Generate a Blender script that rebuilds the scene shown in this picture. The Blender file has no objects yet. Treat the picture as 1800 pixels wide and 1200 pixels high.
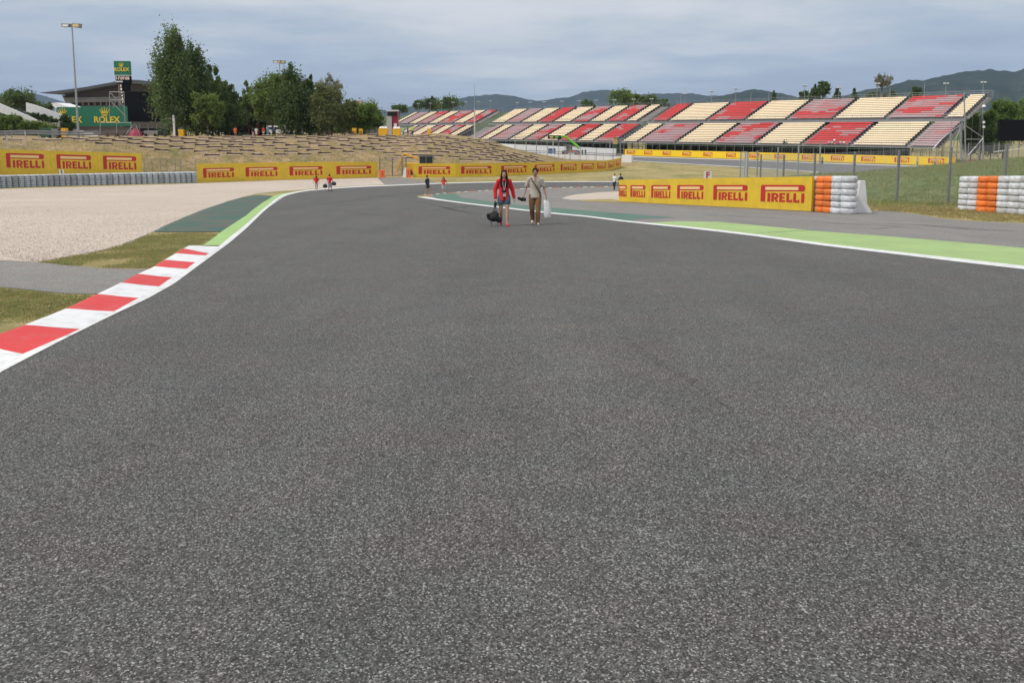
import bpy, bmesh, math, random
import numpy as np
from mathutils import Vector, Matrix
R = math.radians
random.seed(7); NR = np.random.default_rng(11)
SC = bpy.context.scene
COL = SC.collection

# ------------------------------------------------------------------ camera
FPX, CU, PV, HV = 1400.0, 900.0, 386.0, 228.0      # focal length and principal point in pixels of an 1800 px wide frame
PITCH = math.atan((PV - HV) / FPX)
EYE = Vector((0, 0, 1.6))
cd = bpy.data.cameras.new('camera'); cam = bpy.data.objects.new('camera', cd); COL.objects.link(cam)
cam.location = EYE; cam.rotation_euler = (math.pi / 2 - PITCH, 0, 0)
cd.sensor_width = 36; cd.lens = 36 * FPX / 1800; cd.shift_y = -(600 - PV) / 1800
cd.clip_start = 0.1; cd.clip_end = 30000
SC.camera = cam

# ------------------------------------------------------------------ sky, sun, exposure
SUN_EL, SUN_AZ = 52.0, -112.0          # azimuth from +Y, clockwise; light comes from the left and a little behind
w = bpy.data.worlds.new('World'); SC.world = w; w.use_nodes = True
nt = w.node_tree; nt.nodes.clear()
def WN(t, **k):
    n = nt.nodes.new(t)
    for a, b in k.items(): setattr(n, a, b)
    return n
out = WN('ShaderNodeOutputWorld'); bg = WN('ShaderNodeBackground'); bg.inputs[1].default_value = 0.1
sky = WN('ShaderNodeTexSky', sky_type='NISHITA'); sky.sun_disc = False
sky.sun_elevation = R(SUN_EL); sky.sun_rotation = R(SUN_AZ); sky.air_density = 1.2; sky.dust_density = 2.5
tc = WN('ShaderNodeTexCoord'); sep = WN('ShaderNodeSeparateXYZ'); nt.links.new(tc.outputs['Generated'], sep.inputs[0])
def wm(op, a, b=None, c=None):
    n = WN('ShaderNodeMath', operation=op)
    for i, x in enumerate((a, b, c)):
        if x is None: continue
        if isinstance(x, (int, float)): n.inputs[i].default_value = x
        else: nt.links.new(x, n.inputs[i])
    return n.outputs[0]
zc = wm('MAXIMUM', sep.outputs[2], 0.0)
den = wm('ADD', zc, 0.10)
cb = WN('ShaderNodeCombineXYZ')
nt.links.new(wm('DIVIDE', sep.outputs[0], den), cb.inputs[0]); nt.links.new(wm('DIVIDE', sep.outputs[1], den), cb.inputs[1])
def wnoise(sc, det, rough, off, st=(1, 1, 1)):
    mp = WN('ShaderNodeMapping'); mp.inputs['Location'].default_value = off; mp.inputs['Scale'].default_value = st
    nt.links.new(cb.outputs[0], mp.inputs[0])
    n = WN('ShaderNodeTexNoise'); n.inputs['Scale'].default_value = sc; n.inputs['Detail'].default_value = det; n.inputs['Roughness'].default_value = rough
    nt.links.new(mp.outputs[0], n.inputs[0]); return n.outputs[0]
n1 = wnoise(0.42, 6, .55, (3.1, 1.7, 0)); n2 = wnoise(1.9, 9, .62, (0.4, 7.7, 2), (.8, 1, 1)); n3 = wnoise(.22, 3, .5, (9.4, 2.3, 5))
f = wm('ADD', wm('MULTIPLY', zc, 5.2), wm('MULTIPLY', wm('SUBTRACT', n1, .48), 2.2))
f = wm('ADD', f, wm('MULTIPLY', wm('SUBTRACT', n2, .5), 1.0))
f = wm('ADD', f, wm('MULTIPLY', wm('SUBTRACT', n3, .5), .5))
cr = WN('ShaderNodeValToRGB'); nt.links.new(f, cr.inputs[0])
cr.color_ramp.interpolation = 'B_SPLINE'
els = [(0.0, (.375, .45, .545)), (.25, (.44, .52, .62)), (.45, (.49, .57, .655)), (.70, (.66, .695, .725)), (1.0, (.80, .81, .82))]
cr.color_ramp.elements[0].position = 0; cr.color_ramp.elements[0].color = (*els[0][1], 1)
cr.color_ramp.elements[1].position = 1; cr.color_ramp.elements[1].color = (*els[-1][1], 1)
for p, c in els[1:-1]:
    e = cr.color_ramp.elements.new(p); e.color = (*c, 1)
gain = WN('ShaderNodeVectorMath', operation='SCALE'); gain.inputs['Scale'].default_value = 11.0
nt.links.new(cr.outputs[0], gain.inputs[0])
mx = WN('ShaderNodeMix', data_type='RGBA'); mx.inputs['Factor'].default_value = .90
nt.links.new(sky.outputs[0], mx.inputs['A']); nt.links.new(gain.outputs[0], mx.inputs['B'])
nt.links.new(mx.outputs['Result'], bg.inputs[0]); nt.links.new(bg.outputs[0], out.inputs[0])

sl = bpy.data.lights.new('sun', 'SUN'); sl.energy = 2.35; sl.angle = R(2.0); sl.color = (1, .955, .89)
so = bpy.data.objects.new('sun', sl); COL.objects.link(so)
sd = Vector((math.sin(R(SUN_AZ)) * math.cos(R(SUN_EL)), math.cos(R(SUN_AZ)) * math.cos(R(SUN_EL)), math.sin(R(SUN_EL))))
so.rotation_euler = sd.to_track_quat('Z', 'Y').to_euler()
vs = SC.view_settings; vs.view_transform = 'Standard'; vs.look = 'None'; vs.exposure = 0.0; vs.gamma = 1; vs.use_curve_mapping = False

# ------------------------------------------------------------------ terrain and projection
kx = [-60, 0, 24, 33, 52, 79, 100, 115, 400]
kz = [3.2, 0, -1.27, -1.80, -3.10, -4.62, -5.25, -5.4, -5.4]
ys = np.arange(-60, 402, 2.0)
_fy = np.arange(-70, 412, .5); _fz = np.interp(_fy, kx, kz); _fz[_fy < -60] = 3.2
_k = np.ones(21) / 21; _sm = np.convolve(_fz, _k, 'same')
BZ = np.interp(ys, _fy, _sm); BZ[ys > 125] = -5.4; BZ -= np.interp(0, ys, BZ)
BZ[ys > 125] = -5.4
def base(y): return float(np.interp(y, ys, BZ))
def sstep(a, b, x):
    t = min(1, max(0, (x - a) / (b - a))); return t * t * (3 - 2 * t)
FOOT = [(-400, 70), (-90, 76), (-59, 95), (-47, 105.2), (-41, 107.5), (-20, 121), (-14, 121.5), (0, 126), (6, 132), (13, 142), (20, 153), (26, 164)]
CRX = [-400, -70, -14.6, -6.7, -3, .5, 2.7, 8, 14, 20, 26]
CRZ = [.2, .25, .5, -.27, -.85, -1.9, -2.4, -3.4, -4.6, -5.35, -5.4]
EDGX = [-400, -75, -60, -20, 0, 26]; EDGY = [420, 420, 232, 205, 151, 165]
_fx = [p[0] for p in FOOT]; _fyy = [p[1] for p in FOOT]
def emb_t(x, y):
    f = float(np.interp(x, _fx, _fyy))
    W = float(np.interp(x, [-60, -20, 0, 26], [26, 26, 22, 10]))
    return (y - f) / W
def H(x, y):
    b = base(y)
    if x < 26:
        t = emb_t(x, y)
        if t > 0:
            cz = float(np.interp(x, CRX, CRZ)) - b
            e = float(np.interp(x, EDGX, EDGY))
            s = min(1, t); s = s * .55 + .45 * s * s * (3 - 2 * s)
            fall = 1 - sstep(e, e + (24 if x > -60 else 60), y)
            und = .16 * math.sin(x * .31 + y * .2) * math.sin(x * .13 - y * .27) * min(1, t * 3)
            b += (cz * s + und * (1 if x < 5 else .2)) * fall
    if x > 17 and 26 < y < 120:
        r = sstep(17.5, 30, x + .12 * (y - 60)) * 1.72 + max(0, x - 30) * .085 * (1 if x < 60 else 0) + (2.55 if x >= 60 else 0)
        b += r * sstep(31, 54, y) * (1 - sstep(72, 108, y)) * 1.06
    d2 = (x - 16) ** 2 + (y - 148) ** 2
    if d2 < 900: b -= .45 * math.exp(-d2 / 220)
    return b
SP, CP = math.sin(PITCH), math.cos(PITCH)
def ray(u, v):
    x = (u - CU) / FPX; q = -(v - PV) / FPX
    return Vector((x, CP + q * SP, -SP + q * CP))
def G(u, v, dz=0.0):
    """the point of the valley floor that a pixel of the photograph shows"""
    d = ray(u, v); lo, hi = .5, 900.
    for _ in range(60):
        m = (lo + hi) / 2; p = EYE + d * m
        if p.z > base(p.y) + dz: lo = m
        else: hi = m
    p = EYE + d * lo; return Vector((p.x, p.y, p.z))
def W(u, v, y):
    d = ray(u, v); return EYE + d * (y / d.y)
def gp(u, y, dz=0.0):
    """ground point at distance y under image column u"""
    z = -3.
    for _ in range(5):
        dep = y * CP - (z - 1.6) * SP; x = (u - CU) / FPX * dep; z = H(x, y)
    return Vector((x, y, z + dz))

# ------------------------------------------------------------------ materials
MATS = {}
def newmat(name):
    m = bpy.data.materials.new(name); m.use_nodes = True; m.node_tree.nodes.clear(); MATS[name] = m; return m, m.node_tree
class N:
    def __init__(s, name):
        s.m, s.t = newmat(name)
        s.o = s.n('ShaderNodeOutputMaterial'); s.b = s.n('ShaderNodeBsdfPrincipled'); s.l(s.b.outputs[0], s.o.inputs[0])
        s.c = s.n('ShaderNodeTexCoord').outputs['Object']
    def n(s, t, **k):
        x = s.t.nodes.new(t)
        for a, b in k.items(): setattr(x, a, b)
        return x
    def l(s, a, b): s.t.links.new(a, b)
    def noise(s, sc, det=3, rough=.5, st=None, off=(0, 0, 0), dist=0):
        n = s.n('ShaderNodeTexNoise'); n.inputs['Scale'].default_value = sc; n.inputs['Detail'].default_value = det
        n.inputs['Roughness'].default_value = rough; n.inputs['Distortion'].default_value = dist
        mp = s.n('ShaderNodeMapping'); mp.inputs['Location'].default_value = off
        if st: mp.inputs['Scale'].default_value = st
        s.l(s.c, mp.inputs[0]); s.l(mp.outputs[0], n.inputs[0]); return n.outputs[0]
    def vor(s, sc, feat='F1', st=None):
        n = s.n('ShaderNodeTexVoronoi', feature=feat); n.inputs['Scale'].default_value = sc
        if st:
            mp = s.n('ShaderNodeMapping'); mp.inputs['Scale'].default_value = st; s.l(s.c, mp.inputs[0]); s.l(mp.outputs[0], n.inputs[0])
        else: s.l(s.c, n.inputs[0])
        return n
    def math(s, op, a, b=None, clamp=False):
        n = s.n('ShaderNodeMath', operation=op, use_clamp=clamp)
        for i, x in enumerate((a, b)):
            if x is None: continue
            if isinstance(x, (int, float)): n.inputs[i].default_value = x
            else: s.l(x, n.inputs[i])
        return n.outputs[0]
    def ramp(s, f, els, interp='LINEAR'):
        r = s.n('ShaderNodeValToRGB'); s.l(f, r.inputs[0]); r.color_ramp.interpolation = interp
        e = r.color_ramp.elements
        e[0].position = els[0][0]; e[0].color = (*els[0][1], 1); e[1].position = els[-1][0]; e[1].color = (*els[-1][1], 1)
        for p, c in els[1:-1]:
            x = e.new(p); x.color = (*c, 1)
        return r.outputs[0]
    def mix(s, f, a, b, bt='MIX'):
        n = s.n('ShaderNodeMix', data_type='RGBA', blend_type=bt)
        for k, x in (('Factor', f), ('A', a), ('B', b)):
            if isinstance(x, (int, float)): n.inputs[k].default_value = x
            elif isinstance(x, tuple): n.inputs[k].default_value = (*x, 1)
            else: s.l(x, n.inputs[k])
        return n.outputs['Result']
    def col(s, c): 
        if isinstance(c, tuple): s.b.inputs['Base Color'].default_value = (*c, 1)
        else: s.l(c, s.b.inputs['Base Color'])
    def bump(s, h, dist, st=1.0):
        b = s.n('ShaderNodeBump'); b.inputs['Distance'].default_value = dist; b.inputs['Strength'].default_value = st
        s.l(h, b.inputs['Height']); s.l(b.outputs[0], s.b.inputs['Normal'])
    def r(s, v): s.b.inputs['Roughness'].default_value = v; return s
def pm(name, col, rough=.6, var=.18, sc=3., metal=0, bump=0, bsc=40, spec=.5, dirt=None):
    a = N(name)
    n = a.noise(sc, 5, .6)
    lo = tuple(x * (1 - var) for x in col); hi = tuple(min(1, x * (1 + var)) for x in col)
    c = a.ramp(n, [(.3, lo), (.7, hi)])
    if dirt: c = a.mix(a.math('MULTIPLY', a.ramp(a.noise(sc * 2.3, 6, .65, off=(5, 3, 1)), [(.45, (0, 0, 0)), (.75, (1, 1, 1))]), dirt[1]), c, dirt[0])
    a.col(c); a.r(rough); a.b.inputs['Metallic'].default_value = metal; a.b.inputs['Specular IOR Level'].default_value = spec
    if bump: a.bump(a.noise(bsc, 4), bump, .6)
    if name.startswith('tyre_white') or name.startswith('tyre_orange') or name.startswith('tyre_grey'):
        oi = a.n('ShaderNodeObjectInfo'); a.col(a.mix(1., a.mix(a.math('MULTIPLY', a.ramp(a.noise(sc * 2.3, 6, .65, off=(5, 3, 1)), [(.42, (0, 0, 0)), (.72, (1, 1, 1))]), dirt[1]), c, dirt[0]), a.ramp(oi.outputs['Random'], [(0, (.76, .75, .73)), (.5, (.95, .95, .95)), (1, (1.08, 1.08, 1.08))]), 'MULTIPLY'))
    return a.m

def m_asphalt(name, dark, mid, light, scale=110, tint=(1, 1, 1), big=.16, patch=None):
    a = N(name)
    v = a.vor(scale); wn = a.n('ShaderNodeSeparateColor'); a.l(v.outputs['Color'], wn.inputs[0])
    c = a.ramp(wn.outputs[0], [(.0, dark), (.38, dark), (.62, mid), (.86, tuple(x * 1.35 for x in mid)), (.985, light)])
    v2 = a.vor(scale * .62); w2 = a.n('ShaderNodeSeparateColor'); a.l(v2.outputs['Color'], w2.inputs[0])
    c = a.mix(.18, c, a.ramp(w2.outputs[1], [(.1, tuple(x * .55 for x in dark)), (.6, mid), (.97, light)]))
    f = a.math('ADD', a.math('MULTIPLY', a.noise(.21, 4, .55, dist=.4), .55), a.math('MULTIPLY', a.noise(1.7, 5, .6), .45))
    g = a.ramp(f, [(.3, (1 - big,) * 3), (.7, (1 + big,) * 3)])
    c = a.mix(1.0, c, g, 'MULTIPLY')
    c = a.mix(1., c, a.ramp(a.noise(1., 5, .6, st=(.9, .07, 1), off=(2, 5, 1)), [(.36, (.93, .93, .935)), (.64, (1.06, 1.06, 1.055))]), 'MULTIPLY')
    c = a.mix(1., c, a.ramp(a.noise(.75, 7, .72, off=(8, 1, 4)), [(.60, (1, 1, 1)), (.74, (.84, .84, .85))]), 'MULTIPLY')
    tn = a.ramp(a.noise(1.6, 4, .6, off=(3, 9, 2)), [(.35, (.96, 1.0, .985)), (.65, (1.05, .99, .96))])
    c = a.mix(1.0, c, tn, 'MULTIPLY')
    a.col(c); a.r(.82); a.b.inputs['Specular IOR Level'].default_value = .35
    a.bump(v.outputs['Distance'], -.004, .55)
    return a.m
M_TRACK = m_asphalt('track_asphalt', (.036, .035, .034), (.098, .096, .092), (.40, .395, .38), 160)
M_RUN = m_asphalt('runoff_asphalt', (.16, .152, .145), (.215, .205, .195), (.42, .40, .37), 90, big=.12)
M_ROAD = m_asphalt('service_asphalt', (.17, .162, .155), (.225, .215, .205), (.42, .40, .37), 100, big=.12)
M_BACK = m_asphalt('back_asphalt', (.11, .11, .118), (.15, .15, .16), (.3, .3, .3), 30)

def m_gravel():
    a = N('gravel'); v = a.vor(34); s = a.n('ShaderNodeSeparateColor'); a.l(v.outputs['Color'], s.inputs[0])
    c = a.ramp(s.outputs[0], [(.0, (.27, .215, .17)), (.25, (.50, .42, .345)), (.7, (.60, .515, .43)), (1., (.82, .74, .65))])
    v2 = a.vor(9); s2 = a.n('ShaderNodeSeparateColor'); a.l(v2.outputs['Color'], s2.inputs[0])
    c = a.mix(.2, c, a.ramp(s2.outputs[1], [(0, (.36, .30, .24)), (1, (.72, .63, .54))]))
    f = a.math('ADD', a.math('MULTIPLY', a.noise(.12, 4, .5), .6), a.math('MULTIPLY', a.noise(.9, 4, .6, st=(1, .4, 1)), .4))
    c = a.mix(1., c, a.ramp(f, [(.32, (.88, .87, .86)), (.68, (1.07, 1.06, 1.05))]), 'MULTIPLY')
    a.col(c); a.r(.95); a.bump(v.outputs['Distance'], -.02, .8); return a.m
M_GRAVEL = m_gravel()

def m_grass(name, green, olive, dry, soil, thr=.5, soilthr=.62, bs=1.0):
    a = N(name)
    n1 = a.noise(.16, 5, .6, dist=.6); n2 = a.noise(1.3, 6, .65); n3 = a.noise(14, 5, .7); n4 = a.noise(70, 3, .7)
    f = a.math('ADD', a.math('MULTIPLY', n1, .5), a.math('MULTIPLY', n2, .5))
    c = a.ramp(f, [(thr - .14, green), (thr - .02, olive), (thr + .12, dry)])
    fs = a.math('ADD', a.math('MULTIPLY', a.noise(.5, 5, .65, off=(7, 4, 9)), .6), a.math('MULTIPLY', n3, .4))
    c = a.mix(a.ramp(fs, [(soilthr - .05, (0, 0, 0)), (soilthr + .06, (1, 1, 1))]), c, soil)
    fd = a.math('ADD', a.math('MULTIPLY', n3, .5), a.math('MULTIPLY', n4, .5))
    c = a.mix(1., c, a.ramp(fd, [(.33, (.55, .55, .55)), (.66, (1.5, 1.5, 1.5))]), 'MULTIPLY')
    a.col(c); a.r(.95); a.b.inputs['Specular IOR Level'].default_value = .15
    a.bump(fd, .05 * bs, .7); return a.m
M_GRASS = m_grass('grass_field', (.15, .17, .06), (.26, .23, .095), (.42, .33, .16), (.42, .32, .2), .47, .64)
M_EMB = m_grass('dry_slope', (.15, .15, .055), (.25, .195, .09), (.37, .26, .14), (.48, .33, .21), .48, .57)
M_MOUND = m_grass('green_mound', (.10, .155, .045), (.15, .195, .065), (.26, .235, .11), (.33, .25, .15), .53, .74)
M_VERGE = m_grass('near_verge', (.14, .18, .05), (.25, .23, .085), (.40, .31, .15), (.36, .27, .17), .465, .70)

def paint(name, col, wear, wcol, ws=3., thr=.6, rough=.55, grain=True):
    a = N(name); n = a.noise(ws, 7, .7); c = a.mix(a.math('MULTIPLY', a.ramp(n, [(thr - .1, (0, 0, 0)), (thr + .1, (1, 1, 1))]), wear), col, wcol)
    v = a.vor(110)
    c = a.mix(1., c, a.ramp(a.noise(.7, 5, .6, off=(4, 4, 4)), [(.3, (.9, .9, .9)), (.7, (1.06, 1.06, 1.06))]), 'MULTIPLY')
    a.col(c); a.r(rough); a.bump(v.outputs['Distance'], -.002, .5); return a.m
M_LINE = paint('white_line_paint', (.78, .78, .77), .75, (.42, .42, .41), 7, .58)
M_KW = paint('kerb_white', (.80, .80, .80), .7, (.52, .52, .51), 5, .60)
M_KR = paint('kerb_red', (.68, .026, .026), .55, (.60, .14, .13), 5, .60)
M_LG = paint('light_green_paint', (.34, .54, .16), .5, (.27, .40, .16), 2.2, .55)
M_LG2 = paint('light_green_worn', (.335, .475, .155), .6, (.265, .385, .14), 1.5, .55)
M_DG = paint('dark_green_turf', (.040, .115, .09), .95, (.13, .11, .09), .45, .52, .9)
M_DG2 = paint('dark_green_runoff', (.075, .16, .12), .8, (.12, .20, .16), .6, .5, .85)

def m_mark(name, dens, sc):
    a = N(name); a.col((.02, .02, .021)); a.r(.7)
    tr = a.n('ShaderNodeBsdfTransparent'); mxs = a.n('ShaderNodeMixShader')
    f = a.math('MULTIPLY', a.ramp(a.noise(sc, 6, .7), [(.38, (0, 0, 0)), (.62, (1, 1, 1))]), dens)
    a.l(f, mxs.inputs[0]); a.l(tr.outputs[0], mxs.inputs[1]); a.l(a.b.outputs[0], mxs.inputs[2]); a.l(mxs.outputs[0], a.o.inputs[0]); return a.m
M_MARK = m_mark('tyre_rubber_mark', .6, 9)
M_MARK2 = m_mark('asphalt_seam', .17, 7)

M_YEL = pm('board_yellow', (.74, .50, .028), .45, .06, .8, dirt=((.42, .30, .06), .45), bump=.035, bsc=1.7)
M_YEL2 = pm('board_yellow_far', (.92, .62, .02), .45, .05, .8)
M_RED = pm('logo_red', (.50, .02, .022), .45, .06, 2)
M_PALE = pm('logo_pale', (.86, .62, .27), .45, .04, 2)
M_WHITE = pm('white_paint', (.78, .78, .77), .55, .05, 1.2, dirt=((.5, .48, .45), .35), bump=.004, bsc=12)
M_TWHITE = pm('tyre_white', (.68, .70, .73), .5, .06, 2.5, dirt=((.36, .34, .32), .55), bump=.012, bsc=9)
M_TORNG = pm('tyre_orange', (.95, .22, .025), .5, .08, 2.5, dirt=((.5, .2, .08), .45), bump=.012, bsc=9)
M_TFAR = pm('tyre_grey_white', (.52, .57, .64), .55, .08, 1.5, dirt=((.30, .31, .34), .4))
M_CONC = pm('concrete', (.56, .54, .51), .8, .10, 1.4, dirt=((.34, .31, .28), .5), bump=.01, bsc=25)
M_STEEL = pm('galvanised_steel', (.36, .37, .38), .45, .12, 3, metal=.55)
M_DSTEEL = pm('weathered_steel', (.21, .21, .21), .6, .18, 6, metal=.3)
M_SCAF = pm('scaffold_grey', (.33, .32, .31), .55, .15, 1.5, metal=.3)
M_DECK = pm('deck_grey', (.30, .285, .27), .8, .14, .8)
M_DPANEL = pm('dark_panel', (.035, .036, .036), .9, .4, .4)  # near black, for the added shade panels below the stands and the screen stand
M_CREAM = pm('seat_cream', (.92, .76, .52), .5, .05, .6)
M_SRED = pm('seat_red', (.66, .035, .035), .45, .12, .6)
M_SPINK = pm('seat_faded', (.56, .25, .25), .5, .10, .6)
M_SPINK2 = pm('seat_faded_grey', (.50, .33, .34), .5, .10, .6)
M_BLACK = pm('black_plastic', (.012, .012, .013), .4, .3, 4)
M_SCREEN = pm('screen_black', (.010, .0105, .011), .9, .1, .5, spec=.05)
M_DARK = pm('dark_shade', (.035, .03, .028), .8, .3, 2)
M_WOOD = pm('timber_sleeper', (.10, .07, .05), .85, .35, 2.2, bump=.01, bsc=14)
M_EARTH = pm('bare_earth', (.42, .31, .225), .95, .22, 1.6, bump=.02, bsc=9)
M_GREENB = pm('banner_green', (.012, .165, .085), .5, .08, .5)
M_GOLD = pm('gold_print', (.82, .60, .05), .45, .1, 2)
M_BRICK = pm('facade_brown', (.14, .112, .10), .8, .15, .4)
M_ROOF = pm('roof_metal', (.075, .078, .085), .5, .12, .2)
M_GREYB = pm('parapet_grey', (.27, .27, .28), .7, .1, .3)
M_TENT = pm('tent_white', (.85, .85, .86), .6, .03, 1)
M_TRED = pm('tent_red', (.35, .03, .07), .6, .12, 1)
M_BIN = pm('bin_yellow', (.86, .46, .015), .45, .07, 1.5)
M_OBAR = pm('barrier_orange', (.86, .16, .03), .45, .08, 3)
M_LIME = pm('lime_paint', (.22, .62, .045), .35, .06, 2)
M_DGRN = pm('dark_green_metal', (.03, .10, .055), .5, .2, 2)
M_GLASS = pm('dark_glass', (.03, .045, .05), .12, .1, 2)
M_BLUE = pm('blue_plastic', (.035, .14, .36), .5, .15, 2)
M_RUB = pm('tyre_rubber', (.02, .02, .02), .8, .2, 4)
M_MACH = pm('machine_yellow', (.75, .40, .03), .45, .15, 2)
M_PINKR = pm('awning_pink', (.60, .38, .34), .7, .1, 2)
M_BARK = pm('bark', (.17, .14, .11), .9, .3, 3, bump=.03, bsc=8)
def m_leaf(name, dark, light, sc=.55):
    a = N(name); n = a.math('ADD', a.math('MULTIPLY', a.noise(sc, 3, .6), .55), a.math('MULTIPLY', a.noise(6., 2, .6), .45))
    c = a.ramp(n, [(.33, dark), (.66, light)]); a.col(c); a.r(.55); a.b.inputs['Specular IOR Level'].default_value = .3
    t = a.n('ShaderNodeBsdfTranslucent'); a.l(c, t.inputs[0]); ad = a.n('ShaderNodeMixShader'); ad.inputs[0].default_value = .38
    a.l(a.b.outputs[0], ad.inputs[1]); a.l(t.outputs[0], ad.inputs[2]); a.l(ad.outputs[0], a.o.inputs[0]); return a.m
L_POP = m_leaf('leaf_poplar', (.075, .125, .035), (.20, .27, .085))
L_MID = m_leaf('leaf_mid', (.09, .155, .034), (.26, .33, .075))
L_DARK = m_leaf('leaf_dark', (.06, .105, .03), (.165, .225, .06))
L_OLIV = m_leaf('leaf_olive', (.10, .125, .04), (.24, .265, .09))
L_SILV = m_leaf('leaf_silver', (.22, .23, .16), (.42, .41, .33))
L_HEDGE = m_leaf('leaf_hedge', (.07, .13, .022), (.23, .32, .06))
L_IVY = m_leaf('leaf_ivy', (.035, .07, .018), (.11, .16, .04))
L_BLADE = m_leaf('grass_blade', (.26, .24, .09), (.50, .40, .19), 1.2)
L_BLADEG = m_leaf('grass_blade_green', (.15, .22, .055), (.32, .35, .12), 1.5)

# ------------------------------------------------------------------ mesh helpers
class MB:
    def __init__(s): s.v = []; s.f = []; s.m = []; s.mats = []
    def mi(s, m):
        if m not in s.mats: s.mats.append(m)
        return s.mats.index(m)
    def add(s, vs, fs, m):
        o = len(s.v); i = s.mi(m); s.v += [tuple(p) for p in vs]
        for q in fs: s.f.append(tuple(o + k for k in q)); s.m.append(i)
    def box(s, c, d, m, rz=0., M=None):
        x, y, z = d[0] / 2, d[1] / 2, d[2] / 2; c = Vector(c)
        vs = [Vector((a * x, b * y, e * z)) for a in (-1, 1) for b in (-1, 1) for e in (-1, 1)]
        if rz: vs = [Matrix.Rotation(rz, 3, 'Z') @ p for p in vs]
        if M: vs = [M @ p for p in vs]
        s.add([c + p for p in vs], [(0, 1, 3, 2), (4, 6, 7, 5), (0, 4, 5, 1), (2, 3, 7, 6), (0, 2, 6, 4), (1, 5, 7, 3)], m)
    def bar(s, a, b, r, m, n=5, r2=None):
        a, b = Vector(a), Vector(b); d = (b - a)
        if d.length < 1e-6: return
        q = d.to_track_quat('Z', 'Y').to_matrix(); r2 = r if r2 is None else r2
        vs = []
        for k in range(n):
            t = 2 * math.pi * k / n + .3; e = q @ Vector((math.cos(t), math.sin(t), 0)); vs += [a + e * r, b + e * r2]
        fs = [(2 * k, 2 * ((k + 1) % n), 2 * ((k + 1) % n) + 1, 2 * k + 1) for k in range(n)]
        fs += [tuple(2 * k for k in range(n))[::-1], tuple(2 * k + 1 for k in range(n))]
        s.add(vs, fs, m)
    def loft(s, rings, m, n=14):
        """rings: (centre, rx, ry[, axis]) closed with end caps"""
        vs = []; 
        for rg in rings:
            c, rx, ry = Vector(rg[0]), rg[1], rg[2]; ax = Vector(rg[3]).normalized() if len(rg) > 3 else Vector((0, 0, 1))
            q = ax.to_track_quat('Z', 'Y').to_matrix() if len(rg) > 3 else Matrix.Identity(3)
            for k in range(n):
                t = 2 * math.pi * k / n; vs.append(c + q @ Vector((math.cos(t) * rx, math.sin(t) * ry, 0)))
        fs = []
        for j in range(len(rings) - 1):
            for k in range(n):
                a = j * n + k; b = j * n + (k + 1) % n; fs.append((a, b, b + n, a + n))
        fs.append(tuple(range(n))[::-1]); fs.append(tuple(range((len(rings) - 1) * n, len(rings) * n)))
        s.add(vs, fs, m)
    def prism(s, poly, y0, y1, m):
        """poly in (x,z), extruded in y"""
        n = len(poly)
        A = sum(poly[i][0] * poly[(i + 1) % n][1] - poly[(i + 1) % n][0] * poly[i][1] for i in range(n))
        if A < 0: poly = poly[::-1]
        vs = [(p[0], y0, p[1]) for p in poly] + [(p[0], y1, p[1]) for p in poly]
        s.add(vs, [tuple(range(n)), tuple(range(n, 2 * n))[::-1]] + [(i + n, (i + 1) % n + n, (i + 1) % n, i) for i in range(n)], m)
    def build(s, name, parent=None, smooth=False, loc=None, bevel=0):
        me = bpy.data.meshes.new(name); me.from_pydata(s.v, [], s.f)
        for m in s.mats: me.materials.append(m)
        me.polygons.foreach_set('material_index', s.m)
        if smooth: me.polygons.foreach_set('use_smooth', [True] * len(s.f))
        me.update()
        o = bpy.data.objects.new(name, me); COL.objects.link(o)
        if parent: o.parent = parent
        if loc is not None: o.location = loc
        if bevel:
            b = o.modifiers.new('bevel', 'BEVEL'); b.width = bevel; b.segments = 2; b.limit_method = 'ANGLE'
        return o
def inst(me, name, parent=None, loc=(0, 0, 0), rz=0, sc=None):
    o = bpy.data.objects.new(name, me); COL.objects.link(o); o.location = loc; o.rotation_euler = (0, 0, rz)
    if sc: o.scale = sc
    if parent: o.parent = parent
    return o
def tag(o, label=None, cat=None, group=None, kind=None):
    if label: o['label'] = label
    if cat: o['category'] = cat
    if group: o['group'] = group
    if kind: o['kind'] = kind
    return o
def thing(name, label, cat, loc=(0, 0, 0), rz=0, group=None):
    o = bpy.data.objects.new(name, None); COL.objects.link(o); o.location = loc; o.rotation_euler = (0, 0, rz); o.empty_display_size = .3
    return tag(o, label, cat, group)
def copy_thing(r, loc, rz=0, label=None):
    c = r.copy(); COL.objects.link(c); c.location = loc; c.rotation_euler = (0, 0, rz)
    if label: c['label'] = label
    for ch in r.children:
        d = ch.copy(); COL.objects.link(d); d.parent = c
        for g in ch.children:
            e = g.copy(); COL.objects.link(e); e.parent = d
    return c
def bake(o):
    """apply modifiers of a mesh object"""
    dg = bpy.context.evaluated_depsgraph_get(); me = bpy.data.meshes.new_from_object(o.evaluated_get(dg))
    o.modifiers.clear(); old = o.data; o.data = me; me.name = o.name; bpy.data.meshes.remove(old)
def text_mesh(txt, size, m, depth=.02, off=0.0):
    cu = bpy.data.curves.new('lettering', 'FONT'); cu.body = txt; cu.size = size; cu.extrude = depth; cu.offset = off; cu.align_x = 'CENTER'; cu.align_y = 'CENTER'
    o = bpy.data.objects.new('lettering', cu); COL.objects.link(o)
    dg = bpy.context.evaluated_depsgraph_get(); me = bpy.data.meshes.new_from_object(o.evaluated_get(dg))
    bpy.data.objects.remove(o); me.transform(Matrix.Rotation(math.pi / 2, 4, 'X')); me.materials.clear(); me.materials.append(m); return me
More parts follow.
